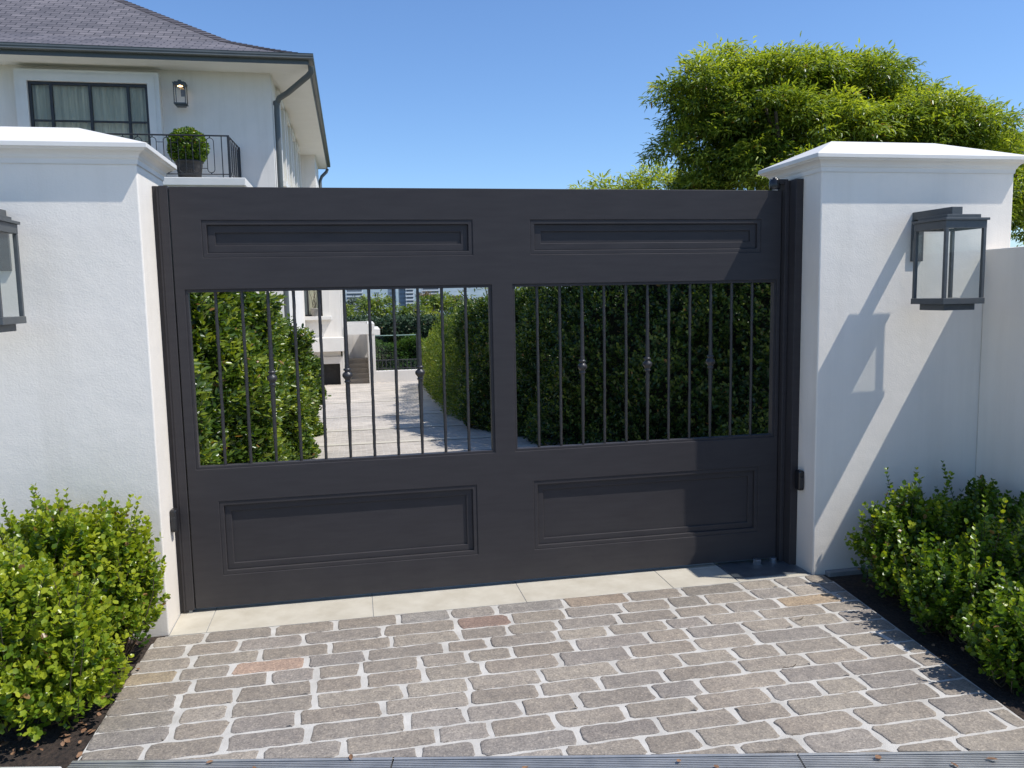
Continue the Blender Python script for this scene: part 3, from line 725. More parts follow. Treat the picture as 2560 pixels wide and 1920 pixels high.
# ragged slate ends along the hip
hc = MB(); rr = random.Random(9)
for (a, b_) in zip(lv[:-1], lv[1:]):
    m_ = max(2, int((b_[0]-a[0])/.12))
    for i in range(m_):
        t = i/m_; d = a[0]+(b_[0]-a[0])*t; z = a[1]+(b_[1]-a[1])*t; dd = (b_[0]-a[0])/m_*1.25; dz = (b_[1]-a[1])/m_*1.25
        p0 = Vector((XE-.06-d, YE0+.06+d, z+.015)); p1 = p0+Vector((-dd, dd, dz+.004-.012))
        for s_ in (0, 1):
            sd = Vector((-.24, 0, -.008)) if s_ == 0 else Vector((0, .24, -.008))
            hc.add([p0+Vector((0, 0, .012)), p1+Vector((0, 0, .004)), p1+sd, p0+sd+Vector((0, 0, .008))], [(0, 1, 2, 3)])
hc.build('hip_cap', surface('hip_slate', (.075, .066, .074), (.13, .115, .12), scale=6, rough=.6), H)
# downpipes
dp = MB(); dp.tube([(XE-.06, YE0+.22, ZS-.01), (XE-.07, YE0+.24, ZS-.12), (XE-.14, YE0+.30, ZS-.19), (XC+.36, 14.86, ZS-.44), (XC+.16, 15.03, ZS-.52), (XC+.10, 15.09, ZS-.62), (XC+.09, 15.1, ZS-.8), (XC+.09, 15.1, -1.0)], .062, 12)
dp.lathe([(.072, 5.86), (.075, 5.88), (.075, 5.93), (.068, 5.95)], XC+.09, 15.1, 14)
dp.build('downpipe', M['gutter'], H)
d2 = MB(); d2.tube([(XE-.12, YE1-.16, ZS-.01), (XE-.16, YE1-.2, ZS-.12), (.32, 28.2, ZS-.33), (.26, 28.1, ZS-.5), (.26, 28.1, 0)], .06, 10)
d2.build('downpipe', M['gutter'], H)
# balcony
MB().box(-8.0, -.79, 13.5, 14.999, 3.885, 4.045).build('balcony_slab', M['trimwhite'], H, bevel=.012)
MB().box(-8.0, -.83, 13.56, 14.998, 3.84, 3.884).build('slab_moulding', M['trimwhite'], H)
MB().box(-8.0, -.95, 13.75, 14.997, -1.5, 3.839).build('bay', M['stucco_house'], H)
rl = MB(); ZT, ZB2 = 4.895, 4.125
def oval(c0, ax, w_, z0, z1, n=9):
    pts = []; r_ = w_/2
    for i in range(n+1):
        a = math.pi*i/n; pts.append((r_*math.cos(a), z1-r_+r_*math.sin(a)))
    for i in range(n+1):
        a = math.pi+math.pi*i/n; pts.append((r_*math.cos(a), z0+r_+r_*math.sin(a)))
    pts.append(pts[0]); return [(c0[0]+ax[0]*p, c0[1]+ax[1]*p, z) for p, z in pts]
def rail_run(a, b_, n, start, step):
    dx, dy = b_[0]-a[0], b_[1]-a[1]; L_ = math.hypot(dx, dy); ax = (dx/L_, dy/L_)
    at_ = lambda s_, z: (a[0]+ax[0]*s_, a[1]+ax[1]*s_, z)
    rl.tube([at_(0, ZT), at_(L_, ZT)], .017, 6); rl.tube([at_(0, ZB2), at_(L_, ZB2)], .011, 6)
    for i in range(n):
        s_ = start+i*step
        rl.tube(oval(at_(s_, 0), ax, .14, ZB2+.03, ZT-.045), .0085, 5, cap=False)
        rl.tube([at_(s_, ZT), at_(s_, ZT-.045)], .011, 5); rl.tube([at_(s_, ZB2), at_(s_, ZB2+.03)], .011, 5)
        for z in (ZT-.14, ZB2+.115): rl.tube([at_(s_+.07, z), at_(s_+step-.07, z)], .0075, 5)
rail_run((-1.10, 13.62), (-7.9, 13.62), 24, .36, .275)
rail_run((-1.10, 13.62), (-1.06, 14.95), 5, .22, .25)
for px, py in ((-1.10, 13.62), (-1.06, 14.95)): rl.box(px-.022, px+.022, py-.022, py+.022, 4.046, ZT+.012)
rl.tube([(-1.235, 13.62, 4.046), (-1.235, 13.62, ZT)], .011, 5)
rl.build('balcony_railing', M['blackmetal'], H)
lantern(-2.17, YF, 5.70, 1.07, 'small lit box lantern on the upper house wall above the balcony', lit=True, group='black box wall lanterns')
# potted ball shrub on the balcony
def ball_leaves(c, r, n, L_, W_, mat, parent, name='foliage', tb=.5, flat=1.0):
    d = rdir(n); rad = r*(1-.22*RNG.random(n)**2)*(1+.04*np.sin(d[:, 0]*9)*np.cos(d[:, 2]*8))
    Pp = np.array(c)+d*rad[:, None]*np.array([1, 1, flat]); D = d*.8+rdir(n)*.8
    return leaves(name, Pp, D, d+rdir(n)*.5, L_*(.7+.6*RNG.random(n)), W_*(.7+.6*RNG.random(n)), np.clip(tb+RNG.normal(size=n)*.2, 0, 1), mat, parent)
pt = thing('potted_topiary', (-1.95, 14.0, 4.045), 'clipped ball shrub in a dark planter on the balcony', 'potted plant')
pm = MB().lathe([(.20, 4.047), (.215, 4.06), (.245, 4.30), (.262, 4.33), (.262, 4.40), (.285, 4.405), (.285, 4.44), (.25, 4.445), (.24, 4.40), (0.001, 4.40)], -1.95, 14.0, 28)
po = pm.build('pot', M['pot'], pt)
fl = MB()
for i in range(44):
    a = 2*math.pi*i/44; fl.tube([(-1.95+.212*math.cos(a), 14.0+.212*math.sin(a), 4.06), (-1.95+.245*math.cos(a), 14.0+.245*math.sin(a), 4.29)], .006, 4)
fl.build('fluting', M['pot'], po)
MB().tube([(-1.95, 14, 4.38), (-1.95, 14, 4.6)], .03, 8).build('stem', M['bark'], pt)
MB().lathe([(.02, 4.44), (.22, 4.5), (.29, 4.7), (.22, 4.92), (.02, 5.0)], -1.95, 14.0, 16).build('inner_mass', surface('topiary_core', (.008, .015, .005), (.015, .03, .008), scale=20, rough=1), pt)
ball_leaves((-1.95, 14.0, 4.72), .375, 4200, .055, .034, M['box'], pt, tb=.38)
# pot in the wing window
wp = thing('window_plant', (.02, 23.88, .957), 'bare twiggy plant in a grey pot on the lower window sill', 'potted plant')
MB().lathe([(.085, .957), (.10, .98), (.135, 1.19), (.145, 1.20), (.145, 1.225), (.12, 1.225), (.11, 1.18), (.001, 1.18)], .02, 23.88, 18).build('pot', M['clay'], wp)
tw = MB(); rr = random.Random(8)
for i in range(5):
    p = Vector((.02+rr.uniform(-.03, .03), 23.88, 1.18)); pts = [p]
    for j in range(7): p = p+Vector((rr.uniform(-.05, .06), rr.uniform(-.015, .015), .11)); pts.append(p)
    tw.tube(pts, [.011-.001*j for j in range(8)], 5)
tw.build('twigs', M['bark'], wp)

# ------------------------------------------------------------------ stair enclosure and terrace behind
st = thing('stair_enclosure', (1.5, 25, gz(24.6)), 'white rendered porch with stone steps beside the house', 'porch')
zb = -1.6
b = MB(); b.box(1.75, 1.985, 24.0, 26.4, zb, .30); b.box(.99, 1.21, 26.3, 26.5, zb, .3); b.box(.99, 2.0, 26.55, 26.8, zb, .30); b.build('wall', M['stucco_house'], st)
b = MB(); b.grid([.99, 1.985], [.302, .66], lambda i, j: True, 23.98, 24.16); b.box(1.77, 1.985, 24.165, 26.8, .302, .66); b.box(.99, 1.765, 26.6, 26.8, .302, .66)
b.box(1.986, 2.17, 24.1, 26.8, .26, .46); b.build('parapet', M['trimwhite'], st)
sm = MB()
for i in range(6): sm.box(1.0, 1.745, 24.15+.32*i, 26.5, zb+.02+.15*i+.15*(i > 0)*0, zb+.17+.15*i+.0)
sm2 = MB()
for i in range(6): sm2.box(1.0, 1.746, 24.12+.32*i, 24.475+.32*i if i < 5 else 26.5, zb+.15*i+.02, zb+.17+.15*i-.001)
sm2.build('steps', M['stairstone'], st)
tw_ = thing('terrace_wall', (4, 24.6, gz(24.6)), 'low white wall with dark iron railing at the end of the driveway', 'wall')
MB().box(1.99, 5.2, 24.45, 24.75, -1.8, -1.03).build('wall_body', M['stucco_house'], tw_, bevel=.01)
rm = MB(); rm.tube([(1.99, 24.6, -.66), (5.2, 24.6, -.66)], .016, 6); rm.tube([(1.99, 24.6, -.96), (5.2, 24.6, -.96)], .012, 6)
for i in range(22):
    x = 2.08+.145*i; rm.tube([(x, 24.6, -1.03), (x, 24.6, -.66)], .009, 5)
    if i % 3 == 1: rm.tube(oval((x+.072, 24.6, 0), (1, 0), .11, -.95, -.68), .006, 5, cap=False)
rm.build('railing', M['blackmetal'], tw_)
gb = thing('glass_balustrade', (3.2, 27, -2), 'dark glass balustrade with pale top edge behind the low wall', 'glass fence')
MB().box(1.9, 3.62, 26.99, 27.01, -2.4, .085).build('pane', M['greenglass'], gb)
MB().box(1.9, 3.62, 26.985, 27.015, .0855, .112).build('top_edge', M['glassedge'], gb)
MB().box(3.625, 3.66, 26.97, 27.03, -2.4, .112).build('end_post', M['blackmetal'], gb)

# ------------------------------------------------------------------ shrubs by the gate
def box_shrub(label, loc, ells, nspr, seed, tint=.5, up=.72, extra=()):
    global RNG
    RNG = np.random.default_rng(seed)
    e = thing('box_shrub', (*loc, .0), label, 'shrub', 'box shrubs in the beds by the gate')
    Bs, Ds = [], []
    tot = sum(a[1][0]*a[1][1]+a[1][1]*a[1][2]+a[1][0]*a[1][2] for a in ells)
    for c, r in ells:
        n = int(nspr*(r[0]*r[1]+r[1]*r[2]+r[0]*r[2])/tot)
        d = rdir(n); d[:, 2] = np.where(d[:, 2] < -.55, -d[:, 2], d[:, 2])
        rad = 1-.55*RNG.random(n)**1.6
        lump = 1+.17*np.sin(d[:, 0]*6+seed)*np.cos(d[:, 1]*5+seed*2)+.12*np.sin(d[:, 2]*8+d[:, 0]*5)+.05*RNG.normal(size=n)
        Pn = np.array(c)+d*np.array(r)*(rad*lump)[:, None]
        dirn = d*np.array([1/r[0], 1/r[1], 1/r[2]])*min(r)*.85+np.array([0, 0, up])+rdir(n)*.60
        ok = Pn[:, 2] > .03
        Bs.append(Pn[ok]); Ds.append(dirn[ok])
    B = np.concatenate(Bs); D = unit(np.concatenate(Ds))
    ln = .085+.10*RNG.random(len(B))
    B = B-D*ln[:, None]
    for p, d, l in extra:
        B = np.vstack([B, np.array(p)[None]]); D = np.vstack([D, unit(np.array(d, float)[None])]); ln = np.append(ln, l)
    ln = ln*1.0; keep = B[:, 2] > .02; B, D, ln = B[keep], D[keep], ln[keep]
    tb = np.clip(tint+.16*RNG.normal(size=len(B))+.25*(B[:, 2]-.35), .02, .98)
    big = ln > .17
    arr = sprigs(B[~big], D[~big], ln[~big], 7, .0245, .0198, tb[~big])
    if big.any():
        ar2 = sprigs(B[big], D[big], ln[big], 12, .0225, .0175, tb[big]); arr = [np.concatenate([a, b_]) for a, b_ in zip(arr, ar2)]
    Pl = arr[0]; ok = Pl[:, 2] > .008
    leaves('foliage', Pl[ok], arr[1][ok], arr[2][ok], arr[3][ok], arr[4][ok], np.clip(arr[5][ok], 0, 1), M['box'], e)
    # woody stems
    s_ = MB(); idx = RNG.choice(len(B), min(len(B), 260), replace=False)
    for i in list(idx)+list(range(len(B)-len(extra), len(B))):
        tip = B[i]+D[i]*ln[i]; c = ells[0][0] if len(ells) == 1 else min(ells, key=lambda q: np.linalg.norm(np.array(q[0])-B[i]))[0]
        root = np.array([c[0]+(B[i][0]-c[0])*.25, c[1]+(B[i][1]-c[1])*.25, .02]); mid = root*.45+B[i]*.55+np.array([0, 0, -.03])
        s_.tube([root, mid, B[i], tip], [.0042, .0032, .0022, .001], 4, cap=False)
    s_.build('stems', M['stem'], e)
    return e
def shoots(c, r, n, seed, ln=(.12, .25), lean=.5):
    rr = random.Random(seed); out = []
    for i in range(n):
        a = rr.uniform(0, 6.28); q = rr.random()**.5
        p = (c[0]+r[0]*.8*q*math.cos(a), c[1]+r[1]*.8*q*math.sin(a), c[2]+r[2]*math.sqrt(max(0, 1-.64*q*q))*.86-.04)
        out.append((p, (lean*math.cos(a)*q+rr.uniform(-.2, .2), lean*math.sin(a)*q+rr.uniform(-.2, .2), 1), rr.uniform(*ln)))
    return out
SHR = [  # leaf tints lower in the right bed, its shade put into the colour
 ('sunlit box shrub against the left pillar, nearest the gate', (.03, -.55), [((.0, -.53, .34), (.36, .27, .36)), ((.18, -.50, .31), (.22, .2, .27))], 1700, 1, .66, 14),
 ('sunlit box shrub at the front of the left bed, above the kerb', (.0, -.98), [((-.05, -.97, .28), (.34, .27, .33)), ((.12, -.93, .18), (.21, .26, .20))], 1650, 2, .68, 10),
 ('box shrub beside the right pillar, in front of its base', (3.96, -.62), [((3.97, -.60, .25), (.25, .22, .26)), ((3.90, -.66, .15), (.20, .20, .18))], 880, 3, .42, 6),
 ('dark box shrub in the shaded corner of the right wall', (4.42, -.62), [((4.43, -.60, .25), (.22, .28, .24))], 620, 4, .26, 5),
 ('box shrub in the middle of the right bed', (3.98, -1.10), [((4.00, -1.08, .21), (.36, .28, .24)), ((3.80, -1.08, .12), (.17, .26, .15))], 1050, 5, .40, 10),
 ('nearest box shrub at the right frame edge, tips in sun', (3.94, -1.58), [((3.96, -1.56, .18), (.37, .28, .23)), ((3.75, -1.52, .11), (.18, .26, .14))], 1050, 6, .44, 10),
]
for lab, loc, ells, n, sd, ti, ns in SHR:
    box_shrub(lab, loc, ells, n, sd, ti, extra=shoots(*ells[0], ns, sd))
# dry leaves on the soil
RNG = np.random.default_rng(3)
def litter(n, fx):
    Pq = np.array([fx() for _ in range(n)]); D = rdir(n)*np.array([1, 1, .25]); N = np.array([0, 0, 1])+rdir(n)*.45
    return Pq, D, N
rr = random.Random(4)
a1 = litter(300, lambda: (rr.uniform(-.3, .255), rr.uniform(-1.27, -.28), .002+rr.random()*.012))
a2 = litter(90, lambda: (rr.uniform(3.6, 4.5), rr.uniform(-1.9, -.3), .002+rr.random()*.010))
Pq, D, N = [np.concatenate([p, q]) for p, q in zip(a1, a2)]
ok = np.array([p[1] > street(p[0])+.02 and (p[0] < 1 or p[0] > 3.72+.112*(p[1]+.37)) for p in Pq])
a3 = [(x, street(x, o_), .009) for x, o_ in ((.70, .03), (.86, .05), (1.18, .02), (1.75, .07), (2.25, .04), (2.9, .03), (3.22, .05), (3.1, .10), (2.35, .09))]+[(.30, -.62, .012), (3.5, -1.45, .012)]
Pq = np.vstack([Pq, np.array(a3)]); D = np.vstack([D, rdir(len(a3))*np.array([1, 1, .15])]); N = np.vstack([N, np.array([0, 0, 1])+rdir(len(a3))*.25]); ok = np.append(ok, np.ones(len(a3), bool))
tag(leaves('leaf_litter', Pq[ok], D[ok], N[ok], .018+.020*RNG.random(ok.sum()), .010+.009*RNG.random(ok.sum()), RNG.random(ok.sum()), M['litter'], None, T_OVAL), 'dry brown leaves scattered on the mulch beside the cobbles', kind='stuff')

for (tx_, ty_, an, lab) in ((3.22, -.80, -.3, 'thin dry twig on the cobbles nearer the right pillar'), (2.92, -1.22, -.55, 'thin dry twig on the cobbles nearer the drain')):
    pts = [(tx_+.011*i*math.cos(an+.12*i), ty_+.011*i*math.sin(an+.12*i), .0085) for i in range(7)]
    tag(MB().tube(pts, [.0014]*7, 5).build('twig', M['bark']), lab, 'twig')
# ------------------------------------------------------------------ hedges inside the gate
def hedge_surface(path, n, thick, zfun, seed):
    """points on the outer face of a hedge that follows a plan polyline. returns P, outward normal"""
    g_ = np.random.default_rng(seed)
    pth = [np.array(p, float) for p in path]; seg = [np.linalg.norm(b_-a) for a, b_ in zip(pth[:-1], pth[1:])]; tot = sum(seg)
    Pn, Nn = [], []
    for _ in range(n):
        s_ = g_.random()*tot; i = 0
        while s_ > seg[i] and i < len(seg)-1: s_ -= seg[i]; i += 1
        t = s_/seg[i]; q = pth[i]*(1-t)+pth[i+1]*t; d = (pth[i+1]-pth[i])/seg[i]; nr = np.array([d[1], -d[0]])
        z0, z1 = zfun(q); u = g_.random(); top = g_.random() < .22
        bulge = .16*math.sin(q[1]*2.3+seed)+.10*math.sin(q[1]*5.1+u*7)+.07*math.sin(u*11+q[0]*4)
        dep = -abs(g_.normal())*.11
        if top:
            w_ = g_.random()*thick; z = z1+.08*math.sin(q[1]*4)+.06*math.sin(q[1]*9+w_*8)-abs(g_.normal())*.06
            Pn.append((q[0]-nr[0]*w_, q[1]-nr[1]*w_, z)); Nn.append((nr[0]*.25, nr[1]*.25, 1))
        else:
            z = z0+(z1-z0)*u; o_ = bulge*.6+dep
            Pn.append((q[0]+nr[0]*o_, q[1]+nr[1]*o_, z)); Nn.append((nr[0], nr[1], .25))
    return np.array(Pn), np.array(Nn)
def hedge(label, path, thick, zfun, n, leafL, leafW, mat, seed, tint, npair=4, sl=.14, name='hedge', core=True, loc=None, tmpl=T_OVAL, tvar=.14):
    global RNG
    RNG = np.random.default_rng(seed)
    loc = loc or (path[0][0], path[0][1], gz(path[0][1])); e = thing(name, loc, label, 'hedge')
    Pn, Nn = hedge_surface(path, n, thick, zfun, seed)
    D = unit(Nn*.8+np.array([0, 0, .55])+rdir(len(Pn))*.6); ln = sl*(.6+.8*RNG.random(len(Pn)))
    patch = np.sin(Pn[:, 1]*3.1+seed)*np.cos(Pn[:, 2]*4.3+Pn[:, 0]*2)*.12
    tb = np.clip(tint+patch+tvar*RNG.normal(size=len(Pn)), .0, 1)
    a = sprigs(Pn-D*ln[:, None]*.6, D, ln, npair, leafL, leafW, tb, jitter=.4)
    leaves('foliage', a[0], a[1], a[2], a[3], a[4], np.clip(a[5], 0, 1), mat, e, tmpl)
    if core:
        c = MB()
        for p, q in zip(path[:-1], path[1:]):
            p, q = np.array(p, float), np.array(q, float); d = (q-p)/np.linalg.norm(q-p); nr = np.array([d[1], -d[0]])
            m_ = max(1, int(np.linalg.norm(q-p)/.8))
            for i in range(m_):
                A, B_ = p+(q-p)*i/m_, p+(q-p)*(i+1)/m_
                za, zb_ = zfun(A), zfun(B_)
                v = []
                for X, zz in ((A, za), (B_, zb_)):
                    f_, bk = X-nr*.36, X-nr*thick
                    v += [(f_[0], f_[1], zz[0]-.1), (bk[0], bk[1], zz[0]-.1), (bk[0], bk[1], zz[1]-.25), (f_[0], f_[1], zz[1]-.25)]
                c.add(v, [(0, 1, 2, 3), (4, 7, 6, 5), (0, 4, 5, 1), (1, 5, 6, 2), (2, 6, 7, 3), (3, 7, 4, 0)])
        c.build('dark_core', M['hedgecore'], e)  # solid near-black block, the hedge's inner shade put into its colour
    return e
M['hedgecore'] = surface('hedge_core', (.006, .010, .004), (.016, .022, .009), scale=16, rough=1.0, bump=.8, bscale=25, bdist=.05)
hz = lambda q: (gz(q[1]), float(np.interp(q[1], [.5, 2, 3, 4, 5, 6, 7, 8, 9], [1.76, 1.66, 1.50, 1.34, 1.17, 1.0, .80, .60, .45])))
# sunlit laurel hedge along the left of the drive (path ordered so that its outward side faces the drive)
hedge('glossy laurel hedge along the left side of the driveway', [(-.7, .62), (.08, .64), (.27, .76), (.37, 1.05), (.46, 2.0), (.58, 4.0), (.62, 6.5), (.60, 8.2), (-.7, 8.6)], 1.0, hz, 14500, .060, .0265, M['laurel'], 21, .44, tvar=.2)
hn = lambda q: (gz(q[1]), float(np.interp(q[1], [1, 4, 5.4, 6.7, 8.1], [2.45, 2.2, 1.78, 1.45, 1.38])))
hedge('tall dark hedge behind the right half of the gate', [(2.86, 8.3), (3.02, 6.9), (3.38, 5.4), (4.2, 3.4), (5.6, 1.6)], 1.1, hn, 9500, .047, .0255, M['darkhedge'], 22, .38, tvar=.2)

hf = lambda q: (gz(q[1]), float(np.interp(q[1], [8, 9, 11, 15, 22], [1.40, 1.30, 1.04, .66, .0])))
hedge('feathery sunlit hedge running down the right side of the driveway', [(3.5, 22.3), (3.09, 14.3), (2.83, 9.6), (2.86, 8.45)], 1.5, hf, 7000, .058, .022, M['bright'], 23, .50, npair=4, sl=.18, tmpl=T_QUAD)
hd = lambda q: (-3.0, .62)
hedge('clipped dark hedge behind the glass balustrade', [(-1, 31), (7, 31)], 1.6, hd, 2600, .16, .09, M['fardark'], 24, .45, npair=3, sl=.2, tmpl=T_QUAD)
hd2 = lambda q: (-3.0, -.12-.35*abs(math.sin(q[0]*1.7)))
hedge('low leafy shrubs seen through the glass balustrade', [(1.6, 29.0), (5.5, 29.0)], 1.2, hd2, 1500, .12, .06, M['far'], 25, .30, npair=3, sl=.2, tmpl=T_QUAD)

# ------------------------------------------------------------------ trees
def limb(mb, p, d, l, r, depth, rr, tips):
    pts = [p]; rs = [r]; q = Vector(p); dd = Vector(d).normalized()
    for i in range(4):
        dd = (dd+Vector((rr.uniform(-.18, .18), rr.uniform(-.18, .18), rr.uniform(-.05, .15)))).normalized()
        q = q+dd*l/4; pts.append(tuple(q)); rs.append(r*(1-.13*(i+1)))
    mb.tube(pts, rs, 7); tips.append((q.copy(), dd.copy()))
    if depth > 0:
        for i in range(3):
            nd_ = (dd+Vector((rr.uniform(-.9, .9), rr.uniform(-.9, .9), rr.uniform(-.1, .5)))).normalized()
            limb(mb, tuple(q), nd_, l*.68, r*.5, depth-1, rr, tips)
def drooping_tree(label, base, lobes, nclump, seed, mat, leafL, leafW, tint, trunk_r=.16, group=None, name='tree', per=46, clump=.34, fork=1.2, sub=0):
    global RNG
    RNG = np.random.default_rng(seed); rr = random.Random(seed)
    e = thing(name, base, label, 'tree', group)
    tr = MB(); tips = []
    top = Vector((sum(l[0][0] for l in lobes)/len(lobes), sum(l[0][1] for l in lobes)/len(lobes), 0))
    p1 = Vector(base)+Vector((rr.uniform(-.1, .1), 0, fork)); tr.tube([tuple(Vector(base)-Vector((0, 0, .2))), tuple((Vector(base)+p1)/2+Vector((.04, .02, 0))), tuple(p1)], [trunk_r*1.25, trunk_r, trunk_r*.9], 9)
    for c, r_ in lobes:
        v = Vector(c)-p1
        limb(tr, tuple(p1), v, v.length*.62, trunk_r*.5, 1, rr, tips)
    tr.build('trunk', M['bark'], e)
    if sub:
        big = lobes; lobes = []
        for c, r_ in big:
            lobes.append((c, (r_[0]*.80, r_[1]*.80, r_[2]*.80)))
            for _ in range(sub):
                d0 = Vector((rr.gauss(0, 1), rr.gauss(0, 1), abs(rr.gauss(.3, .8)))).normalized(); q = rr.uniform(.30, .52)
                lobes.append(((c[0]+d0.x*r_[0]*.72, c[1]+d0.y*r_[1]*.72, c[2]+d0.z*r_[2]*.74), (r_[0]*q*1.1, r_[1]*q*1.1, r_[2]*q)))
    vol = [r_[0]*r_[1]+r_[1]*r_[2]+r_[0]*r_[2] for c, r_ in lobes]; tot = sum(vol)
    Ps, Ds, Ns, Ts = [], [], [], []
    for (c, r_), v in zip(lobes, vol):
        n = max(6, int(nclump*v/tot)); d = rdir(n)
        d[:, 2] = np.where((d[:, 2] < -.35), -d[:, 2]*.6, d[:, 2]); d = unit(d)
        rad = 1-.34*RNG.random(n)**2
        cc = np.array(c)+d*np.array(r_)*rad[:, None]
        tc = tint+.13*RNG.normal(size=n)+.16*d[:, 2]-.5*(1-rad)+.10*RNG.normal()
        # each clump: a spray arching out and hanging
        k = per; t = RNG.random((n, k)); az = RNG.random((n, k))*2*math.pi
        out = unit(d*np.array([1, 1, .6])+np.array([0, 0, .35]))
        sp = np.stack([np.cos(az), np.sin(az), .35*RNG.normal(size=(n, k))], -1)
        pos = cc[:, None, :]+out[:, None, :]*(clump*1.1*(t-.45))[..., None]+sp*(clump*.55*np.sqrt(RNG.random((n, k))))[..., None]
        pos[..., 2] -= clump*.45*t*t
        D = sp*.75+out[:, None, :]*.55+np.array([0, 0, -.38])+RNG.normal(size=(n, k, 3))*.32
        N = sp*.5+out[:, None, :]*.3+np.array([0, 0, .9])+RNG.normal(size=(n, k, 3))*.3
        Ps.append(pos.reshape(-1, 3)); Ds.append(D.reshape(-1, 3)); Ns.append(N.reshape(-1, 3)); Ts.append((tc[:, None]+.14*RNG.normal(size=(n, k))+.12*(t-.5)).ravel())
    Pq, D, N, T = [np.concatenate(x) for x in (Ps, Ds, Ns, Ts)]; n = len(Pq)
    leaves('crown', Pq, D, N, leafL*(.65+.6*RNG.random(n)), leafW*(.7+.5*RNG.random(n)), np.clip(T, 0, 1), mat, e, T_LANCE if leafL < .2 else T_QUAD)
    return e
yt = 8.0
WT = [((7.3, 8.0, 4.25), (1.1, 1.1, .95)), ((8.0, 8.2, 4.42), (1.15, 1.1, .75)), ((9.4, 8.4, 4.62), (.85, .9, .76)), ((10.15, 8.6, 4.25), (.95, .9, .70)),
      ((8.3, 7.4, 3.75), (1.5, 1.0, .75)), ((9.9, 7.6, 3.65), (1.4, 1.0, .72)), ((11.2, 7.8, 3.50), (1.1, 1.0, .66)), ((12.2, 8.0, 3.30), (.9, .9, .6)),
      ((6.85, 8.0, 3.45), (.75, .9, .95)), ((7.2, 7.6, 2.85), (.85, .8, .8)), ((8.2, 7.4, 2.9), (.9, .8, .8)), ((9.4, 7.2, 2.6), (1.6, .9, .8)), ((11.6, 7.4, 2.4), (1.3, .9, .9)), ((7.6, 6.6, 2.95), (.55, .5, .38)), ((6.7, 8.2, 2.7), (.5, .6, .6))]
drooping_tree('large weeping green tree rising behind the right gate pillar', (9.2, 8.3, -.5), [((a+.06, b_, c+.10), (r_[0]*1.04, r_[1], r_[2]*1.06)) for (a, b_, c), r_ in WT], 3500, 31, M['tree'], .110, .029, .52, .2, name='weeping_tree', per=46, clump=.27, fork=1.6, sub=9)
drooping_tree('low pale green tree just showing above the gate left of the weeping tree', (6.0, 11.0, -.6), [((6.2, 11, 3.1), (.9, .8, .62)), ((7.2, 11, 3.3), (.8, .8, .7)), ((5.4, 11, 2.7), (.7, .7, .5))], 170, 32, M['tree'], .13, .035, .62, .1, name='tree', per=44, clump=.34, fork=1.2)
drooping_tree('thin airy tree with bare grey branches above the feathery hedge', (3.45, 9.4, -.5), [((3.15, 9.4, 1.75), (.30, .4, .34)), ((3.55, 9.4, 1.95), (.40, .4, .5)), ((3.75, 9.2, 1.45), (.35, .4, .42)), ((3.3, 9.4, 1.35), (.25, .3, .25))], 44, 33, M['bright'], .075, .03, .5, .045, name='young_tree', per=26, clump=.26, fork=1.0)
# round green trees beyond the terrace
far = [((.2, 43, -4.5), 2.0, 1.35, 41), ((2.7, 44, -4.5), 1.9, 1.75, 42), ((4.7, 43, -4.5), 1.7, 1.25, 43), ((6.6, 45, -4.5), 1.9, 1.75, 44), ((8.6, 43, -4.5), 1.7, 1.1, 45), ((10.4, 40, -4.5), 1.8, .95, 46)]
for (x, y, z), r_, top, sd in far:
    rr = random.Random(sd); lobes = []
    for i in range(9):
        a = rr.uniform(0, 6.28); q = rr.uniform(.2, .95)
        lobes.append(((x+r_*.75*q*math.cos(a), y+r_*.6*q*math.sin(a), top-.75-rr.uniform(0, 2.0)), (r_*.45, r_*.45, .62)))
    lobes.append(((x, y, top-.62), (r_*.5, r_*.5, .6)))
    drooping_tree('round yellow green tree in the row beyond the terrace', (x, y, gz(y)), lobes, 170, sd, M['far'], .22, .11, .50, .16, 'row of round trees beyond the terrace', 'round_tree', per=22, clump=.42, fork=1.5)

# ------------------------------------------------------------------ far town
def block(name, label, x0, x1, y0, y1, z0, z1, wall, nfl, nwin, wmat, band=False):
    e = thing(name, ((x0+x1)/2, (y0+y1)/2, z0), label, 'building')
    MB().box(x0, x1, y0, y1, z0, z1).build('wall', wall, e)
    h = (z1-z0)/nfl; w_ = (x1-x0)/nwin
    if band:
        for i in range(nfl): MB().box(x0-.3, x1+.3, y0-1.2, y0-.02, z0+h*i, z0+h*i+h*.42).build('balcony', wall, e)
    for i in range(nfl):
        if band: 
            MB().box(x0+w_*.2, x1-w_*.2, y0-.10, y0-.01, z0+h*i+h*.43, z0+h*i+h*.95).build('window', wmat, e)
        else:
            for j in range(nwin): MB().box(x0+w_*(j+.2), x0+w_*(j+.8), y0-.15, y0-.01, z0+h*i+h*.3, z0+h*i+h*.8).build('window', wmat, e)
    MB().box(x0-.2, x1+.2, y0-.2, y1+.2, z1, z1+.5).build('roof', M['citydark'], e)
    return e
CITY = []
block('apartment_block', 'distant low block with white balconies, leftmost through the gate', -3, 11.0, 700, 712, -20, 8.5, M['citywhite'], 9, 4, M['citydark'], True)
block('town_house', 'distant small white house on the wooded slope', 20.5, 24.5, 690, 700, -20, 5.2, M['citywhite'], 8, 2, M['citydark'])
block('office_tower', 'distant dark blue glass tower, wider of the two', 33, 39.5, 705, 720, -20, 26, M['cityglass'], 12, 5, M['citydark'])
block('office_tower', 'distant dark blue glass tower with white block joined at its right', 42.5, 47.6, 705, 720, -20, 24, M['cityglass'], 12, 4, M['citydark'])
block('apartment_block', 'distant white apartment block right of the blue towers', 47.8, 54.5, 702, 716, -20, 20, M['citywhite'], 13, 3, M['citydark'], True)
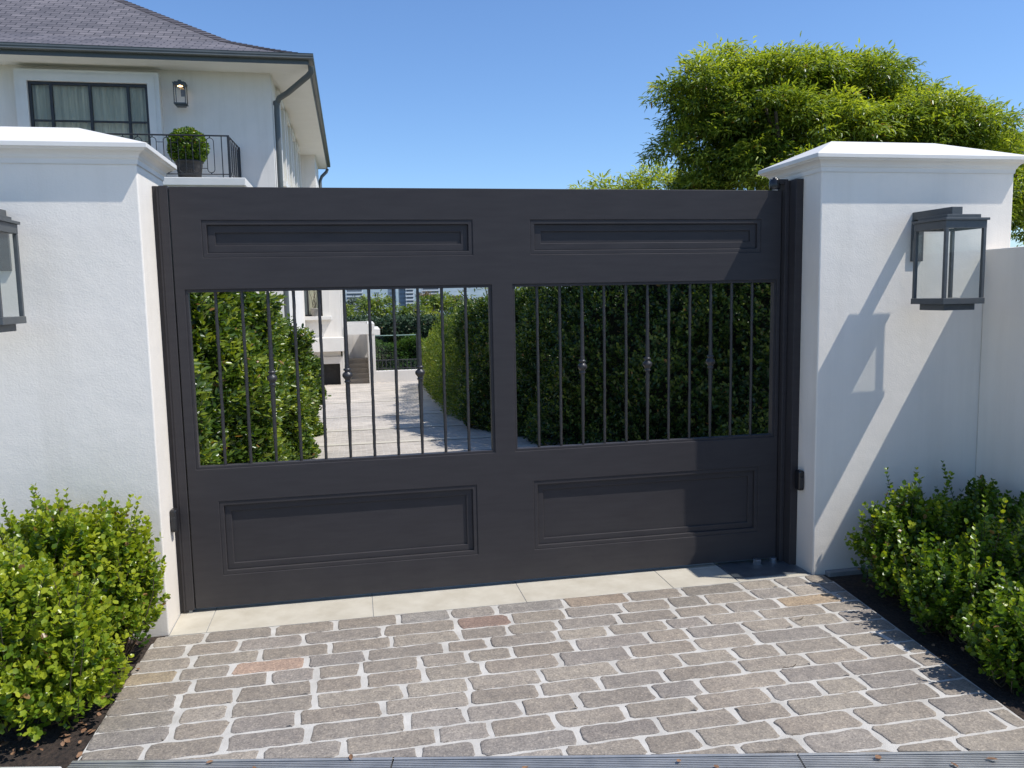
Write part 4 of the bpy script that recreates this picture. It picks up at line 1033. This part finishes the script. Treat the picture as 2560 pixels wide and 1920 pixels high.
block('apartment_block', 'distant white apartment block with stacked balconies behind the brown tree', 62, 77, 702, 716, -20, 12, M['citywhite'], 11, 4, M['citydark'], True)
bk = thing('brick_house', (90, 690, -22), 'distant red brick block with pale flat roof', 'building')
MB().box(84, 95, 685, 700, -22, 1.6).build('wall', M['citybrick'], bk); MB().box(83.5, 95.5, 684.5, 700.5, 1.6, 2.4).build('roof', M['citywhite'], bk)
for i in range(4): MB().box(85+2.6*i, 86.5+2.6*i, 684.8, 684.98, -1.6, .5).build('window', M['citydark'], bk)
tl = thing('tiled_house', (80, 600, -22), 'distant house with orange tiled roof behind the hedge', 'building')
MB().box(74, 84, 600, 612, -22, -6).build('wall', M['citywhite'], tl)
MB().add([(73, 599, -6), (85, 599, -6), (85, 613, -6), (73, 613, -6), (77, 606, -1.8), (81, 606, -1.8)], [(0, 1, 5, 4), (1, 2, 5), (2, 3, 4, 5), (3, 0, 4)]).build('roof', M['citytile'], tl)
M['brownleaf'] = leaf_material('brown_leaf', (.07, .05, .02), (.16, .115, .05), (.24, .17, .08), .15, .7)
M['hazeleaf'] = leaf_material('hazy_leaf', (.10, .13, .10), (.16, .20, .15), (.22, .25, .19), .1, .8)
def far_crown(label, cx, cy, w_, top, sd, mat, nm='distant_tree', group=None):
    rr = random.Random(sd)
    lobes = [((cx+rr.uniform(-.5, .5)*w_, cy+rr.uniform(-3, 3), top-2.2-rr.uniform(0, 3)), (w_*.22, 4, 2.2)) for _ in range(6)]
    drooping_tree(label, (cx, cy, gz(cy)), lobes, 90, sd, mat, 1.0, .6, .5, .5, group, nm, per=14, clump=1.6, fork=4)
far_crown('distant brown leaved tree in front of the white blocks', 48, 480, 22, 5.0, 61, M['brownleaf'])
far_crown('distant hazy grey green trees below the leftmost white block', 3.5, 400, 8, 2.6, 62, M['hazeleaf'])
far_crown('distant hazy grey green trees below the small white house', 10.5, 380, 9, 2.4, 63, M['hazeleaf'])
far_crown('distant hazy grey green trees beside the brick block', 52, 420, 14, 2.0, 64, M['hazeleaf'])
hl = MB(); rr = random.Random(6); nx = 60; vs = []
for i in range(nx+1):
    x = -1500+3000*i/nx; hgt = 34+10*math.sin(i*.33)+5*math.sin(i*.9+1)
    vs += [(x, 1050, -24), (x, 1200, hgt*.45+rr.uniform(-1, 1)), (x, 1500, hgt+rr.uniform(-1.5, 1.5)), (x, 2100, -24)]
hl.add(vs, [(4*i+j, 4*i+j+4, 4*i+j+5, 4*i+j+1) for i in range(nx) for j in range(3)], True)
tag(hl.build('hills', M['hill']), 'hazy wooded hill beyond the town', kind='structure')

# ------------------------------------------------------------------ light, sky, camera
SUN = Vector((2.23, -1.0, 3.94)).normalized()
sl_ = bpy.data.lights.new('sun', 'SUN'); sl_.energy = 5.0; sl_.angle = R(.53); sl_.color = (1.0, .972, .922)
so = bpy.data.objects.new('sun', sl_); COL.objects.link(so); so.rotation_euler = (-SUN).to_track_quat('-Z', 'Y').to_euler(); so.location = (6, -6, 14)
W = bpy.data.worlds.new('World'); scene.world = W; W.use_nodes = True
nt = W.node_tree; nt.nodes.clear()
wo = nt.nodes.new('ShaderNodeOutputWorld'); bg = nt.nodes.new('ShaderNodeBackground')
sk = nt.nodes.new('ShaderNodeTexSky'); sk.sky_type = 'NISHITA'; sk.sun_disc = False
sk.sun_elevation = math.asin(SUN.z); sk.sun_rotation = math.atan2(SUN.x, SUN.y)
sk.altitude = 50; sk.air_density = 1.0; sk.dust_density = 0.35; sk.ozone_density = 2.2
mxs = nt.nodes.new('ShaderNodeMix'); mxs.data_type = 'RGBA'; mxs.blend_type = 'MULTIPLY'; mxs.inputs[0].default_value = 1.0
nt.links.new(sk.outputs[0], mxs.inputs[6]); mxs.inputs[7].default_value = (0.94, 1.17, 1.46, 1)
nt.links.new(mxs.outputs[2], bg.inputs['Color']); bg.inputs['Strength'].default_value = 0.119
nt.links.new(bg.outputs[0], wo.inputs['Surface'])
cd = bpy.data.cameras.new('camera'); cam = bpy.data.objects.new('camera', cd); COL.objects.link(cam); scene.camera = cam
cd.sensor_fit = 'HORIZONTAL'; cd.sensor_width = 36.0; cd.lens = 28.27; cd.clip_start = .05; cd.clip_end = 6000
yaw, pit, rol = R(11.1216), R(-6.3319), R(-1.1269)
fw = Vector((math.sin(yaw)*math.cos(pit), math.cos(yaw)*math.cos(pit), math.sin(pit))); rt = Vector((math.cos(yaw), -math.sin(yaw), 0)); up = rt.cross(fw)
r2 = math.cos(rol)*rt+math.sin(rol)*up; u2 = -math.sin(rol)*rt+math.cos(rol)*up
m = Matrix((r2, u2, -fw)).transposed().to_4x4(); m.translation = Vector((1.2419, -4.1039, 1.55)); cam.matrix_world = m
scene.view_settings.view_transform = 'Standard'; scene.view_settings.look = 'None'; scene.view_settings.exposure = 0; scene.view_settings.gamma = 1
scene.cycles.max_bounces = 8; scene.cycles.transparent_max_bounces = 16; scene.cycles.diffuse_bounces = 4
scene.cycles.sample_clamp_indirect = 6.0; scene.cycles.use_denoising = True
